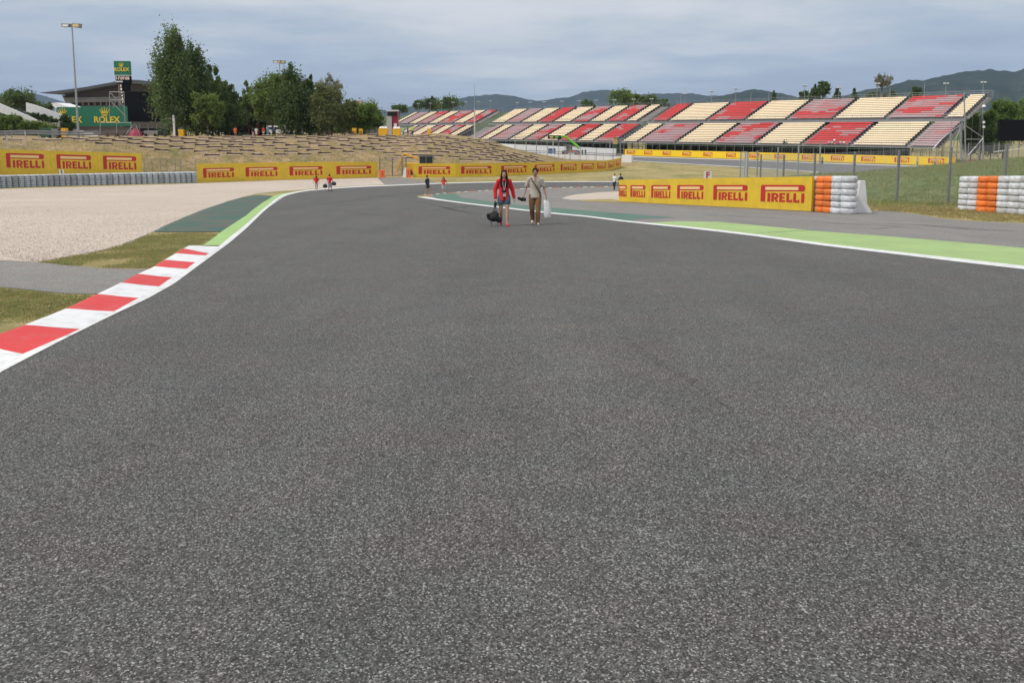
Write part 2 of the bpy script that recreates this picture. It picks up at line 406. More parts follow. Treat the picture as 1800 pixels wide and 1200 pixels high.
# ------------------------------------------------------------------ ground
def lines(segs):
    r = []
    for a, b, s in segs: r += list(np.arange(a, b, s))
    r.append(segs[-1][1]); return r
XL = lines([(-5200, -1200, 500), (-1200, -300, 90), (-300, -130, 17), (-130, -64, 3), (-64, 44, 1.0), (44, 104, 3), (104, 300, 14), (300, 1200, 90), (1200, 5200, 500)])
YL = lines([(-30, 20, 5), (20, 90, 1.0), (90, 172, 1.0), (172, 260, 4), (260, 440, 15), (440, 1000, 80), (1000, 6500, 500)])
def hfar(x, y):
    z = H(x, y)
    if y > 420: z = -5.4
    return z
nx, ny = len(XL), len(YL)
Vg = [(x, y, hfar(x, y)) for y in YL for x in XL]
groups = {'g': [], 'e': [], 'm': []}
for j in range(ny - 1):
    for i in range(nx - 1):
        a = j * nx + i; x = (XL[i] + XL[i + 1]) / 2; y = (YL[j] + YL[j + 1]) / 2
        k = 'g'
        if x < 26 and emb_t(x, y) > 0 and y < 232 and x > -300: k = 'e'
        elif x > 18 and 36 < y < 112 and x < 110: k = 'm'
        groups[k].append((a, a + 1, a + nx + 1, a + nx))
def gobj(name, faces, m, kind='structure'):
    used = sorted({i for f in faces for i in f}); mp = {o: n for n, o in enumerate(used)}
    me = bpy.data.meshes.new(name); me.from_pydata([Vg[i] for i in used], [], [tuple(mp[i] for i in f) for f in faces])
    me.materials.append(m); me.polygons.foreach_set('use_smooth', [True] * len(faces)); me.update()
    o = bpy.data.objects.new(name, me); COL.objects.link(o); o['kind'] = kind; return o
ground = gobj('ground', groups['g'], M_GRASS)
embank = gobj('embankment', groups['e'], M_EMB)
mound = gobj('grass_mound', groups['m'], M_MOUND)

def resamp(pl, n):
    a = np.array(pl, float); d = np.r_[0, np.cumsum(np.hypot(*np.diff(a, axis=0).T))]; t = np.linspace(0, d[-1], n)
    return list(zip(np.interp(t, d, a[:, 0]), np.interp(t, d, a[:, 1])))
def band(name, A, B, m, off, n=90):
    """a long narrow surface between two edges given in photo pixels"""
    A = [G(*p) for p in resamp(A, n)]; B = [G(*p) for p in resamp(B, n)]; bm = bmesh.new()
    va = [bm.verts.new((p.x, p.y, 0)) for p in A]; vb = [bm.verts.new((p.x, p.y, 0)) for p in B]
    for i in range(n - 1): bm.faces.new((va[i], va[i + 1], vb[i + 1], vb[i]))
    return drape(name, bm, m, off)
def sheet(name, pts, m, off, px=True, thick=0):
    """flat ground surface draped on the valley floor; pts are photo pixels or world xy"""
    P = []
    for p in pts:
        if p[0] == 'w': P.append((p[1], p[2]))
        else:
            q = G(p[0], p[1]); P.append((q.x, q.y))
    bm = bmesh.new(); vs = [bm.verts.new((x, y, 0)) for x, y in P]
    bm.faces.new(vs); bmesh.ops.triangulate(bm, faces=bm.faces[:])
    return drape(name, bm, m, off)
def drape(name, bm, m, off):
    y0 = min(v.co.y for v in bm.verts); y1 = max(v.co.y for v in bm.verts)
    for yy in ys:
        if y0 < yy < y1:
            bmesh.ops.bisect_plane(bm, geom=bm.verts[:] + bm.edges[:] + bm.faces[:], plane_co=(0, yy, 0), plane_no=(0, 1, 0))
    for v in bm.verts: v.co.z = base(v.co.y) + off
    bmesh.ops.recalc_face_normals(bm, faces=bm.faces[:])
    if sum(f.normal.z * f.calc_area() for f in bm.faces) < 0: bmesh.ops.reverse_faces(bm, faces=bm.faces[:])
    me = bpy.data.meshes.new(name); bm.to_mesh(me); bm.free(); me.materials.append(m)
    o = bpy.data.objects.new(name, me); COL.objects.link(o); o['kind'] = 'structure'; return o

# left line: right edge (track side) and left edge
LR = [(-260, 850), (-150, 765), (0, 658), (60, 626), (115.6, 597), (202, 554), (260, 526.5), (306, 500.5), (346.7, 470), (387, 440), (404.5, 426.8), (433.3, 402), (462.2, 373.3), (491, 348.8), (505, 342.6), (520, 339.2), (542, 335.6), (582, 332.2), (631, 329), (700, 326.3), (770, 323.3), (842, 321.3), (922, 320.3), (1000, 320), (1078, 320), (1200, 320.5), (1300, 321.5)]
LL = [(-260, 822), (-110, 704), (0, 640), (40.4, 621.8), (141.6, 577), (200.8, 546.7), (242.7, 523.6), (281.7, 503.3), (303.3, 487.4), (326.5, 473), (343.8, 460), (364, 447), (387, 432.6), (400, 421), (427.6, 399.3), (459.3, 370.4), (488.2, 346.8), (503, 340.2), (520, 337.2), (542, 333.8), (582, 330.6), (631, 327.4), (700, 324.9), (770, 322.1), (842, 320.2), (922, 319.2), (1000, 318.9), (1078, 318.9), (1200, 319.4), (1300, 320.3)]
RL = [(6000, 1021), (2500, 566), (2200, 527), (1800, 474.8), (1683, 461.3), (1566.7, 447.2), (1450, 433.4), (1333, 416.8), (1228, 404), (1100, 391.1), (1033, 382.2), (962, 375.6), (893, 367.6), (811, 357.8), (755.6, 350), (733, 346.7)]
RU = [(6000, 1010), (2500, 557), (2200, 519), (1800, 468.5), (1683, 455.8), (1566.7, 442.6), (1450, 429.2), (1333, 413.2), (1228, 401), (1100, 388.6), (1033, 380.0), (962, 373.6), (893, 365.6), (811, 355.8), (762, 348.6), (748, 346.2)]
TIP = [(730.5, 345.3), (733, 343.8), (742, 343.0), (753.8, 342)]
BK = [(753.8, 342), (792.5, 338.8), (835, 335.7), (875, 333.7), (912, 332), (975, 330), (1025, 328.6), (1075, 328), (1200, 328), (1300, 329)]
track = sheet('track', LR[2:] + BK[::-1] + TIP[::-1][1:-1] + [(733, 346.7)] + RL[::-1][1:] + [('w', 26, -28), ('w', -2, -28), ('w', -2.4, 0)], M_TRACK, .012)
band('white_edge_line', LR[1:], LL[1:], M_LINE, .017, 160)
band('white_edge_line', RL, RU, M_LINE, .017)
# far kerb around the apex
BK2 = [(u, v + 1.0) for u, v in BK]
for i_ in range(26):
    s0, s1 = i_ / 26, (i_ + .55) / 26
    pa = resamp(BK[:8], 105)[int(s0 * 104):int(s1 * 104) + 1]; pb = [(u, v + .8) for u, v in pa]
    if len(pa) > 1: band('kerb_dash', pa, pb, M_LINE if i_ % 3 else M_KR, .018, 6)

# surfaces beside the track
GT = [(-900, 372), (-400, 349), (0, 332.5), (345, 322.5), (500, 316.6), (664, 313.2), (676, 324.5), (640, 326.2), (609, 327.9), (560, 331), (520, 334.4), (487, 336.7), (453, 340), (432, 345), (400, 354), (375.6, 363), (345, 374), (317.8, 385), (290, 397), (268.7, 408), (240, 420), (213.8, 431), (180, 440), (144, 447), (110, 452.5), (85, 457.5), (66.4, 461), (0, 458.6), (-500, 452)]
sheet('gravel_trap', GT, M_GRAVEL, .010)
sheet('service_road', [(-900, 452), (-500, 452), (0, 458.2), (72, 461.4), (120, 467), (173, 471.6), (215, 473), (262, 473.8), (240, 486), (212, 500), (188, 515.5), (160, 517.5), (115.6, 516.5), (80, 513), (43, 509), (0, 505), (-500, 478), (-900, 470)], M_ROAD, .007)
sheet('green_runoff_turf', [(268.7, 408), (290, 397), (317.8, 385), (345, 373.5), (375.6, 362.6), (400, 354), (433, 346), (445, 343.5), (460, 343), (483, 345), (470, 352), (455, 362), (433, 379), (412, 394), (389, 408), (330, 408.5)], M_DG, .014)
sheet('light_green_strip', [(357, 432.4), (373, 421), (389, 408), (412, 393), (433.3, 379), (462.2, 356), (480, 345.4), (492, 341), (515, 337.3), (503, 340.4), (488.2, 347), (459.3, 370.6), (427.6, 399.5), (400, 421.2), (387, 432.4)], M_LG, .015)
LGU = [(1139, 392.3), (1165, 390.6), (1197, 389.6), (1263, 390.6), (1349, 398.3), (1438, 406.9), (1566.7, 416.6), (1683, 426.3), (1800, 436.8), (2200, 470), (2500, 495), (6000, 787)]
sheet('runoff_area', [(753.8, 342.4)] + BK2[1:8] + [(1200, 329), (1300, 330), (1330, 345), (1426, 366), (1560, 371), (1600, 375), (1660, 385), (1720, 389.5), (1800, 393), (2000, 402), (2600, 440), (6000, 655)] + [(6000, 1015), (2500, 561), (2200, 523), (1800, 471.5), (1683, 458.8), (1566.7, 445), (1450, 431.4), (1333, 415), (1228, 402.5), (1100, 390), (1033, 381.2), (962, 374.8), (893, 366.8), (811, 356.9), (757, 348.6)], M_RUN, .006)
sheet('light_green_strip', LGU + [(6000, 1015), (2500, 561), (2200, 523), (1800, 471.5), (1683, 458.8), (1566.7, 445), (1450, 431.4), (1333, 415), (1228, 402.5)], M_LG2, .011)
sheet('dark_green_strip', [(757, 342.4), (792.5, 339.8), (800, 341.2), (811, 347.5), (870, 355.6), (912, 360), (962, 364.5), (1025, 370), (1087, 375), (1150, 380), (1189, 382.8), (1155, 384.2), (1123, 385.4), (1108, 389.6), (1033, 381.2), (962, 374.8), (893, 366.8), (811, 356.9), (770, 351)], M_DG2, .011)
sheet('infield_gravel', [(987, 349), (1000, 344.5), (1011, 342), (1055, 338), (1087, 336.7), (1120, 337), (1110, 352), (1087, 352.5), (1040, 351.5), (1005, 351.5)], M_GRAVEL, .010)
sheet('infield_grass', [(1012, 353.2), (1030, 351.3), (1050, 350.5), (1075, 350), (1090, 352), (1090, 356.5), (1060, 355.5), (1030, 354.6)], M_VERGE, .014)
sheet('access_road', [(664.5, 313.5), (690, 312.0), (706, 312.2), (745, 319.0), (775, 321.6), (700, 324.6), (677, 325.2)], M_RUN, .012)
# back straight
sheet('back_straight', [(880, 262), (960, 267.6), (1040, 271), (1100, 274.2), (1120, 275.6), (1300, 281.5), (1440, 287.3), (1650, 294.5), (1800, 300), (2200, 314), (1800, 325), (1560, 311), (1440, 303), (1298, 293.5), (1200, 288), (1120, 283.5), (1100, 281.8), (1000, 276), (880, 268)], M_BACK, .03)
sheet('white_back_line', [(1092, 281.4), (1120, 283.2), (1200, 287.7), (1298, 293.2), (1440, 302.5), (1440, 303.3), (1298, 294), (1200, 288.4), (1120, 283.8), (1092, 282.0)], M_LINE, .036)
sheet('white_back_line', [(1112, 275.4), (1300, 281.0), (1440, 286.6), (1650, 293.7), (1650, 294.6), (1440, 287.5), (1300, 281.8), (1112, 276.1)], M_LINE, .036)

# kerb: every painted block is a piece
KB = [((-300, 712), (-230, 790)), ((-190, 665), (-118, 708)), ((-45, 606), (40.4, 621.8)), ((43.3, 574.1), (141.6, 577.9)), ((115.6, 545.2), (199.3, 547.2)), ((170.4, 519.2), (244, 523.6)), ((212.3, 499), (278.8, 503.3)), ((242.7, 483.7), (303.3, 487.4)), ((271.6, 470.1), (327.9, 472.4)), ((288.9, 458.6), (343.8, 460.6)), ((309, 447), (361, 449)), ((323.6, 438.3), (368, 445.2)), ((332.2, 433.1), (386.8, 432.9))]
kerb = thing('kerb', None, None); kerb['kind'] = 'structure'
prof = [(0, 0), (.12, .004), (.35, .014), (.6, .028), (.8, .040), (.93, .046), (1.0, .046)]
for i in range(len(KB) - 1):
    red = (i % 2 == 1) if False else (i in (1 - 1, 2, 4, 6, 8, 10))
    def P(k, s, h):
        (ou, ov), (iu, iv) = KB[k]; a = G(iu, iv, .017); b = G(ou, ov, .046); p = a.lerp(b, s); return Vector((p.x, p.y, base(p.y) + .0175 + h))
    mb = MB(); rows = []; NS = 5
    for q in range(NS + 1):
        t = q / NS; rows.append([P(i, s, h).lerp(P(i + 1, s, h), t) for s, h in prof])
    wob = [Vector((random.uniform(-.012, .012), random.uniform(-.012, .012), 0)) for _ in rows]
    vs = []; n = len(prof)
    for r_, wv in zip(rows, wob):
        vs += [p + wv * .5 for p in r_] + [Vector((r_[-1].x - .02, r_[-1].y, base(r_[-1].y) - .06))]
    n1_ = n + 1
    fs = [(q * n1_ + k, q * n1_ + k + 1, (q + 1) * n1_ + k + 1, (q + 1) * n1_ + k) for q in range(NS) for k in range(n)]
    mb.add(vs, fs, M_KR if red else M_KW)
    o = mb.build('kerb_block', kerb, smooth=True)
    me = o.data; 
    if sum(p.normal.z * p.area for p in me.polygons) < 0: me.flip_normals()

# rubber marks and the seam in the asphalt
def stroke(name, pts, wd, m, off=.0155):
    P = [G(*p) for p in pts]; L = []; Rr = []
    for i, p in enumerate(P):
        d = (P[min(i + 1, len(P) - 1)] - P[max(i - 1, 0)]); d.z = 0; d.normalize(); n = Vector((-d.y, d.x, 0)); ww = wd * (.35 if i in (0, len(P) - 1) else 1)
        L.append(('w', *(p + n * ww)[:2])); Rr.append(('w', *(p - n * ww)[:2]))
    return sheet(name, L + Rr[::-1], m, off)
stroke('asphalt_seam', [(1085, 585), (1115, 612), (1160, 640), (1215, 672), (1290, 724)], .05, M_MARK2)
stroke('asphalt_seam', [(1490, 880), (1540, 912), (1590, 950), (1650, 990), (1720, 1050)], .035, M_MARK2)
for k, pts in enumerate([[(770, 362), (795, 369), (840, 376), (880, 380)], [(745, 357), (790, 367), (830, 378)], [(690, 372), (740, 372), (800, 366), (850, 360)], [(600, 372), (650, 378), (720, 382)],
        [(1215, 375), (1260, 379), (1330, 383), (1400, 384)], [(1400, 388), (1480, 394), (1560, 398), (1620, 402)], [(1480, 400), (1540, 403), (1590, 399)], [(1290, 372), (1350, 376), (1430, 381)], [(1330, 410), (1380, 408), (1440, 404)], [(1500, 392), (1620, 396), (1700, 403), (1800, 408)],
        [(800, 347), (840, 350), (900, 348)], [(640, 352), (760, 333), (900, 326)], [(560, 360), (700, 340), (860, 329)]]):
    stroke('rubber_mark', pts, .09 if k < 9 else .16, M_MARK)

# ------------------------------------------------------------------ grass blades
def blades(name, polys, n, h, m, zoff=0.0, ww=.012, dens_noise=True, hill=None):
    """polys are px outlines; tufts of curved blades as one mesh"""
    import mathutils
    V = []; F = []
    for pts in polys:
        P = []
        for p in pts:
            q = G(p[0], p[1]) if p[0] != 'w' else Vector((p[1], p[2], 0)); P.append((q.x, q.y))
        x0, x1 = min(p[0] for p in P), max(p[0] for p in P); y0, y1 = min(p[1] for p in P), max(p[1] for p in P)
        c = 0; tries = 0
        while c < n and tries < n * 12:
            tries += 1
            x = random.uniform(x0, x1); y = y0 + (y1 - y0) * random.random() ** 1.4
            ins = False
            for i in range(len(P)):
                (ax, ay), (bx, by) = P[i], P[i - 1]
                if (ay > y) != (by > y) and x < (bx - ax) * (y - ay) / (by - ay) + ax: ins = not ins
            if not ins: continue
            if dens_noise and mathutils.noise.noise(Vector((x * .9, y * .9, 0))) < random.uniform(-.5, .25): continue
            c += 1; z = (hill(x, y) if hill else base(y)) + zoff - .01
            for _ in range(3):
                a = random.uniform(0, 6.28); hh = h * random.uniform(.45, 1.15); lean = random.uniform(.1, .8) * hh; bx_ = x + random.gauss(0, .03); by_ = y + random.gauss(0, .03)
                dx, dy = math.cos(a), math.sin(a); px, py = -dy * ww, dx * ww; o = len(V)
                V += [(bx_ - px, by_ - py, z), (bx_ + px, by_ + py, z), (bx_ + dx * lean * .4 + px * .7, by_ + dy * lean * .4 + py * .7, z + hh * .6), (bx_ + dx * lean * .4 - px * .7, by_ + dy * lean * .4 - py * .7, z + hh * .6), (bx_ + dx * lean, by_ + dy * lean, z + hh)]
                F += [(o, o + 1, o + 2, o + 3), (o + 3, o + 2, o + 4)]
    me = bpy.data.meshes.new(name); me.from_pydata(V, [], F); me.materials.append(m); me.update()
    o = bpy.data.objects.new(name, me); COL.objects.link(o); o['kind'] = 'stuff'; return o
near1 = [(-250, 492), (0, 508), (43, 512), (115, 519), (160, 521), (110, 543), (40, 572), (-60, 612), (-300, 640)]
def grow(pl, k):
    cx = sum(p[0] for p in pl) / len(pl); cy = sum(p[1] for p in pl) / len(pl); return [(cx + (u - cx) * k, cy + (v - cy) * k) for u, v in pl]
near2 = [(66, 461.5), (110, 453.5), (180, 441), (240, 421), (268.7, 409.5), (387, 410.5), (360, 425), (345, 431), (318, 436), (285, 457), (262, 471), (200, 471), (130, 468)]
blades('short_grass', [near1], 7000, .035, L_BLADEG, ww=.005)
blades('short_grass', [near2], 5000, .035, L_BLADEG, ww=.006)
blades('dry_grass', [near1, grow(near2, 1.015)], 9000, .035, L_BLADE, ww=.006)
# loose stones: proud of the gravel bed and spilled over its edges
V = []; F = []; gp_ = [G(*p) for p in [(-300, 445), (0, 452), (66, 462), (144, 450), (214, 434), (269, 411), (318, 388), (376, 365), (345, 355), (150, 352), (-200, 360)]]
gpl = [(p.x, p.y) for p in gp_]; cnt = 0; rg_ = random.Random(77)
gx0, gx1 = min(p[0] for p in gpl), max(p[0] for p in gpl); gy0, gy1 = min(p[1] for p in gpl), max(p[1] for p in gpl)
while cnt < 17000:
    x = rg_.uniform(gx0, gx1); y = gy0 + (gy1 - gy0) * rg_.random() ** 2.0; ins = False
    if rg_.random() < ((y - gy0) / (gy1 - gy0)) * 1.25 + .05: continue
    for i in range(len(gpl)):
        (ax, ay), (bx, by) = gpl[i], gpl[i - 1]
        if (ay > y) != (by > y) and x < (bx - ax) * (y - ay) / (by - ay) + ax: ins = not ins
    if not ins: continue
    cnt += 1; s = rg_.uniform(.008, .022); z = base(y) + .012; o = len(V); t = rg_.uniform(0, 6.28)
    for k in range(4): V.append((x + s * math.cos(t + k * 1.57) * rg_.uniform(.7, 1.2), y + s * math.sin(t + k * 1.57), z - .004))
    V.append((x + rg_.uniform(-.3, .3) * s, y, z + s * rg_.uniform(.5, .9))); F += [(o, o + 1, o + 4), (o + 1, o + 2, o + 4), (o + 2, o + 3, o + 4), (o + 3, o, o + 4)]
me = bpy.data.meshes.new('loose_stones'); me.from_pydata(V, [], F); me.materials.append(M_GRAVEL); me.update(); o = bpy.data.objects.new('loose_stones', me); COL.objects.link(o); o['kind'] = 'stuff'
blades('dry_grass', [[(1545, 371), (1600, 374), (1660, 383), (1720, 388), (1800, 391), (1950, 398), (1950, 372), (1700, 366), (1560, 362)]], 6000, .10, L_BLADE, ww=.012)
MP = [('w', 19.5, 42), ('w', 25, 36), ('w', 34, 36), ('w', 50, 46), ('w', 52, 74), ('w', 28, 74), ('w', 20.5, 60)]
blades('tall_grass', [MP], 22000, .20, L_BLADEG, ww=.010, hill=H)
blades('tall_grass', [MP], 7000, .24, L_BLADE, ww=.009, hill=H)
blades('dry_grass', [[('w', 14, 36), ('w', 20, 31.5), ('w', 34, 32), ('w', 34, 40), ('w', 20, 44), ('w', 15, 40)]], 6000, .16, L_BLADE, ww=.015, hill=H)
blades('slope_grass', [[('w', -90, 84), ('w', -47, 107), ('w', -20, 123), ('w', 0, 128), ('w', 8, 136), ('w', 4, 150), ('w', -20, 136), ('w', -60, 118), ('w', -100, 100)]], 12000, .20, L_BLADE, ww=.02, hill=H)

# ------------------------------------------------------------------ mountains
import mathutils
def ridge(name, sil, r0, r1, m, amp, seed):
    """a wooded ridge whose crest line, seen from the track, follows sil = [(u, v)]"""
    us = np.linspace(sil[0][0], sil[-1][0], 260); rr = np.linspace(0, 1, 26); V = []; F = []
    for u in us:
        v = float(np.interp(u, [s[0] for s in sil], [s[1] for s in sil])); d = ray(u, v); rc = r0 + (r1 - r0) * .45
        hc = 1.6 + (d.z / d.y) * rc + 5.4; dx = d.x / d.y
        for t in rr:
            y = r0 + (r1 - r0) * t; x = dx * y
            s = math.sin(min(1, t / .45) * math.pi / 2) ** 1.15 if t < .45 else math.cos((t - .45) / .55 * math.pi / 2) ** .8
            nz = mathutils.noise.fractal(Vector((x / amp / 9 + seed, y / amp / 9, 0)), .9, 2.1, 6)
            env = min(1, t * 3) * (0.25 + .75 * min(1, abs(t - .45) * 5))
            V.append((x, y, -5.6 + hc * s + nz * amp * env * min(1, hc / 90) + mathutils.noise.noise(Vector((x / 28, y / 28, seed))) * 4.5 * min(1, t * 4)))
    n = len(rr)
    for i in range(len(us) - 1):
        for j in range(n - 1):
            a = i * n + j; F.append((a, a + n, a + n + 1, a + 1))
    me = bpy.data.meshes.new(name); me.from_pydata(V, [], F); me.materials.append(m); me.update()
    me.polygons.foreach_set('use_smooth', [True] * len(F))
    o = bpy.data.objects.new(name, me); COL.objects.link(o); o['kind'] = 'structure'; return o
def m_mtn(name, a_, b_, c_, sc):
    a = N(name); f = a.math('ADD', a.math('MULTIPLY', a.noise(sc, 8, .65), .6), a.math('MULTIPLY', a.noise(sc * 6, 5, .7), .4))
    a.col(a.ramp(f, [(.38, a_), (.55, b_), (.72, c_)])); a.r(1.); a.b.inputs['Specular IOR Level'].default_value = 0; a.bump(f, 30, .8); return a.m
M_MT = m_mtn('wooded_mountain', (.022, .034, .020), (.045, .06, .034), (.12, .115, .075), .009)
ridge('mountain', [(1380, 185), (1440, 176), (1490, 167), (1525, 158), (1560, 152), (1600, 139), (1625, 140), (1650, 134), (1690, 127), (1715, 124), (1740, 120), (1765, 123), (1785, 125), (1800, 119), (1850, 112), (1950, 118), (2050, 108), (2300, 130), (2600, 150)], 2300, 3800, M_MT, 42, 3.)
ridge('hill', [(1180, 186), (1240, 176), (1275, 169), (1305, 161), (1328, 157), (1350, 161), (1380, 168), (1420, 180), (1470, 190)], 2500, 3600, M_MT, 26, 8.)
ridge('mountain', [(560, 200), (700, 192), (790, 176), (830, 170), (870, 167), (905, 169), (935, 175), (960, 176), (1000, 171), (1030, 163), (1055, 160), (1090, 162), (1120, 166), (1150, 163), (1190, 164), (1240, 168), (1300, 170), (1400, 176), (1500, 180)], 4300, 5900, M_MT, 40, 15.)
ridge('mountain', [(-700, 190), (-300, 172), (-100, 176), (0, 168), (60, 166), (95, 175), (150, 188), (300, 196), (450, 200)], 5200, 6900, M_MT, 40, 22.)
ridge('wooded_rise', [(-900, 196), (-300, 200), (0, 205), (300, 207), (640, 204), (700, 203), (760, 202), (900, 200), (1100, 200), (1300, 200), (1500, 200), (1700, 198), (1800, 196), (2100, 190), (2600, 180)], 520, 900, L_DARK, 12, 31.)

# air
hz = MB(); HM = bpy.data.materials.new('air'); HM.use_nodes = True; t_ = HM.node_tree; t_.nodes.clear()
o_ = t_.nodes.new('ShaderNodeOutputMaterial'); pv = t_.nodes.new('ShaderNodeVolumePrincipled'); pv.inputs['Density'].default_value = HAZE = .85e-4
pv.inputs['Color'].default_value = (.50, .68, 1, 1); t_.links.new(pv.outputs[0], o_.inputs['Volume'])
hz.box((0, 3000, 346), (18000, 9000, 712), HM); hzo = hz.build('haze'); hzo['kind'] = 'stuff'
# ------------------------------------------------------------------ advertising boards
def arc(cx, cy, rx, ry, a0, a1, n=7):
    return [(cx + rx * math.cos(R(a0 + (a1 - a0) * k / n)), cy + ry * math.sin(R(a0 + (a1 - a0) * k / n))) for k in range(n + 1)]
def rect(x0, y0, x1, y1): return [(x0, y0), (x1, y0), (x1, y1), (x0, y1)]
def logo_polys():
    L = []
    def r(*p): L.append((list(p), M_RED, .004))
    r((0, 0), (.108, 0), (.108, 1), (.028, 1), (0, .93))
    L.append(([(.108, .63)] + [(.90, .63)] + arc(.94, .81, .06, .185, -80, 80)[0:] + [(.108, 1)], M_RED, .004))
    L.append((rect(.112, .70, .86, .88), M_PALE, .008))
    x = .165; H_ = .52
    def I(x, w=.062): r(*rect(x, 0, x + w, H_))
    I(x); x += .062 + .03
    # R
    w = .165; st = .058
    r(*rect(x, 0, x + st, H_)); r(*rect(x + st, H_ * .80, x + w * .62, H_)); r(*rect(x + st, H_ * .36, x + w * .62, H_ * .56))
    ro = arc(x + w * .62, H_ * .68, w * .38, H_ * .32, -90, 90, 8); ri = arc(x + w * .62, H_ * .68, w * .06, H_ * .12, 90, -90, 8)
    for k in range(8): r(ro[k], ro[k + 1], ri[7 - k], ri[8 - k])
    r((x + w * .45, H_ * .37), (x + w * .72, H_ * .40), (x + w * 1.02, 0), (x + w * .66, 0)); x += w + .022
    w = .135
    r(*rect(x, 0, x + st, H_))
    for a, b, q in ((0, .22, 1), (.40, .60, .88), (.80, 1, .97)): r(*rect(x + st, H_ * a, x + w * q, H_ * b))
    x += w + .026
    for _ in range(2):
        w = .128; r(*rect(x, 0, x + st, H_)); r(*rect(x + st, 0, x + w, H_ * .24)); r((x + w * .82, H_ * .24), (x + w, H_ * .24), (x + w, H_ * .36)); x += w + .024
    I(.985 - .058, .06)
    return L
LOGO = logo_polys()
def put_poly(mb, poly, fn, m, proud, base_=0.0):
    n = len(poly); f = [fn(s, h, proud) for s, h in poly]; b = [fn(s, h, base_) for s, h in poly]
    mb.add(f + b, [tuple(range(n))] + [((i + 1) % n, i, i + n, (i + 1) % n + n) for i in range(n)], m)
def fix_normals(o):
    bm = bmesh.new(); bm.from_mesh(o.data); bmesh.ops.recalc_face_normals(bm, faces=bm.faces[:]); bm.to_mesh(o.data); bm.free()
def ad_board(name, label, pts, hts, m, cat='advertising board', lx=(.14, .86), lz=(.2, .78), base_z=None, thick=.10, logos=None, gap=.012, foot=0, lab_group=None, letters=True, straps=True):
    """pts: ground points from left to right as seen from the track; one panel and one lettering per span"""
    org = Vector(pts[0]); root = thing(name, label, cat, org, group=lab_group)
    n = len(pts) - 1
    for k in range(n):
        P = Vector(pts[k]) - org; Q = Vector(pts[k + 1]) - org; h0, h1 = hts[k], hts[k + 1]
        d = Q - P; dn = Vector((d.x, d.y, 0)).normalized(); back = Vector((-dn.y, dn.x, 0))
        ln = d.length; P2 = P + dn * gap * .5; Q2 = Q - dn * gap * .5
        def fn(s, h, pr, P2=P2, Q2=Q2, h0=h0, h1=h1, back=back):
            p = P2.lerp(Q2, s); return p + Vector((0, 0, foot + (h0 + (h1 - h0) * s) * h)) - back * pr
        mb = MB(); nn = 6
        # slightly slack banner fabric on a stiff board
        ph = random.uniform(0, 6)
        def ff(s, h, pr): return fn(s, h, pr + .008 * math.sin(s * 9 + ph) * math.sin(h * 3.1) if pr >= 0 else pr)
        fr = [[ff(i / nn, j / 3, 0) for j in range(4)] for i in range(nn + 1)]; bk = [[fn(i / nn, j / 3, -thick) for j in range(4)] for i in range(nn + 1)]
        vs = [p for c in fr for p in c] + [p for c in bk for p in c]; o = (nn + 1) * 4; fs = []
        for i in range(nn):
            for j in range(3):
                a = i * 4 + j; fs.append((a, a + 4, a + 5, a + 1)); fs.append((a + o, a + 1 + o, a + 5 + o, a + 4 + o))
            fs.append((i * 4, i * 4 + o, i * 4 + 4 + o, i * 4 + 4)); fs.append((i * 4 + 3, i * 4 + 7, i * 4 + 7 + o, i * 4 + 3 + o))
        fs.append((0, 1, 2, 3) and (0, 1, 1 + o, o)); fs += [(1, 2, 2 + o, 1 + o), (2, 3, 3 + o, 2 + o)]
        q = nn * 4; fs += [(q, q + o, q + 1 + o, q + 1), (q + 1, q + 1 + o, q + 2 + o, q + 2), (q + 2, q + 2 + o, q + 3 + o, q + 3)]
        mb.add(vs, fs, m); pan = mb.build('panel', root); fix_normals(pan)
        if letters and (logos is None or logos[k]):
            a, b = lx if logos is None or logos[k] is True else logos[k]
            mb = MB()
            for poly, mm, pr in LOGO:
                if a < 0 or b > 1: pass
                pp = [(a + (b - a) * s, lz[0] + (lz[1] - lz[0]) * h) for s, h in poly]
                if a < -.001:
                    pp = [(max(.002, s), h) for s, h in pp]
                    if max(s for s, h in pp) < .01: continue
                put_poly(mb, pp, fn, mm, .010 + pr, .006)
            lt = mb.build('lettering', pan); fix_normals(lt)
        # back posts
        mb = MB(); c = P.lerp(Q, .5) + back * (thick + .12)
        mb.bar(c + Vector((0, 0, -.1)), c + Vector((0, 0, foot + h0 * .9)), .04, M_STEEL); mb.bar(c + Vector((0, 0, foot + h0 * .8)), c + back * .7 + Vector((0, 0, 0)), .03, M_STEEL)
        mb.build('back_post', root)
    return root

def gz(x, y, dz=0): return Vector((x, y, H(x, y) + dz))
# near board on the right
a = gp(1087.5, 51.5); b = gp(1425.5, 33.2)
# panel boundaries where the seams stand in the photograph
def ux(u, a=a, b=b):
    lo, hi = 0., 1.
    for _ in range(50):
        m_ = (lo + hi) / 2; p = a.lerp(b, m_); dep = p.y * CP - (p.z - 1.6) * SP
        if CU + FPX * p.x / dep < u: lo = m_
        else: hi = m_
    return lo
seams = [1087.5, 1105.5, 1139, 1185, 1243.5, 1325.5, 1425.5]
pts = [a.lerp(b, ux(u)) for u in seams]; pts = [gz(p.x, p.y) for p in pts]
def fr(u0, u1, k):
    s0, s1 = ux(seams[k]), ux(seams[k + 1]); return ((ux(u0) - s0) / (s1 - s0), (ux(u1) - s0) / (s1 - s0))
lg = [fr(1080.0, 1101.5, 0), fr(1108, 1134, 1), fr(1144.5, 1178.5, 2), fr(1190, 1236.5, 3), fr(1253.5, 1313.5, 4), fr(1336.5, 1414, 5)]
ad_board('advertising_board', 'nearest yellow advertising board on the right, joined to the orange and white tyre stacks', pts, [1.40, 1.40, 1.41, 1.42, 1.43, 1.44, 1.46], M_YEL, logos=lg, lz=(.235, .76), foot=.03)
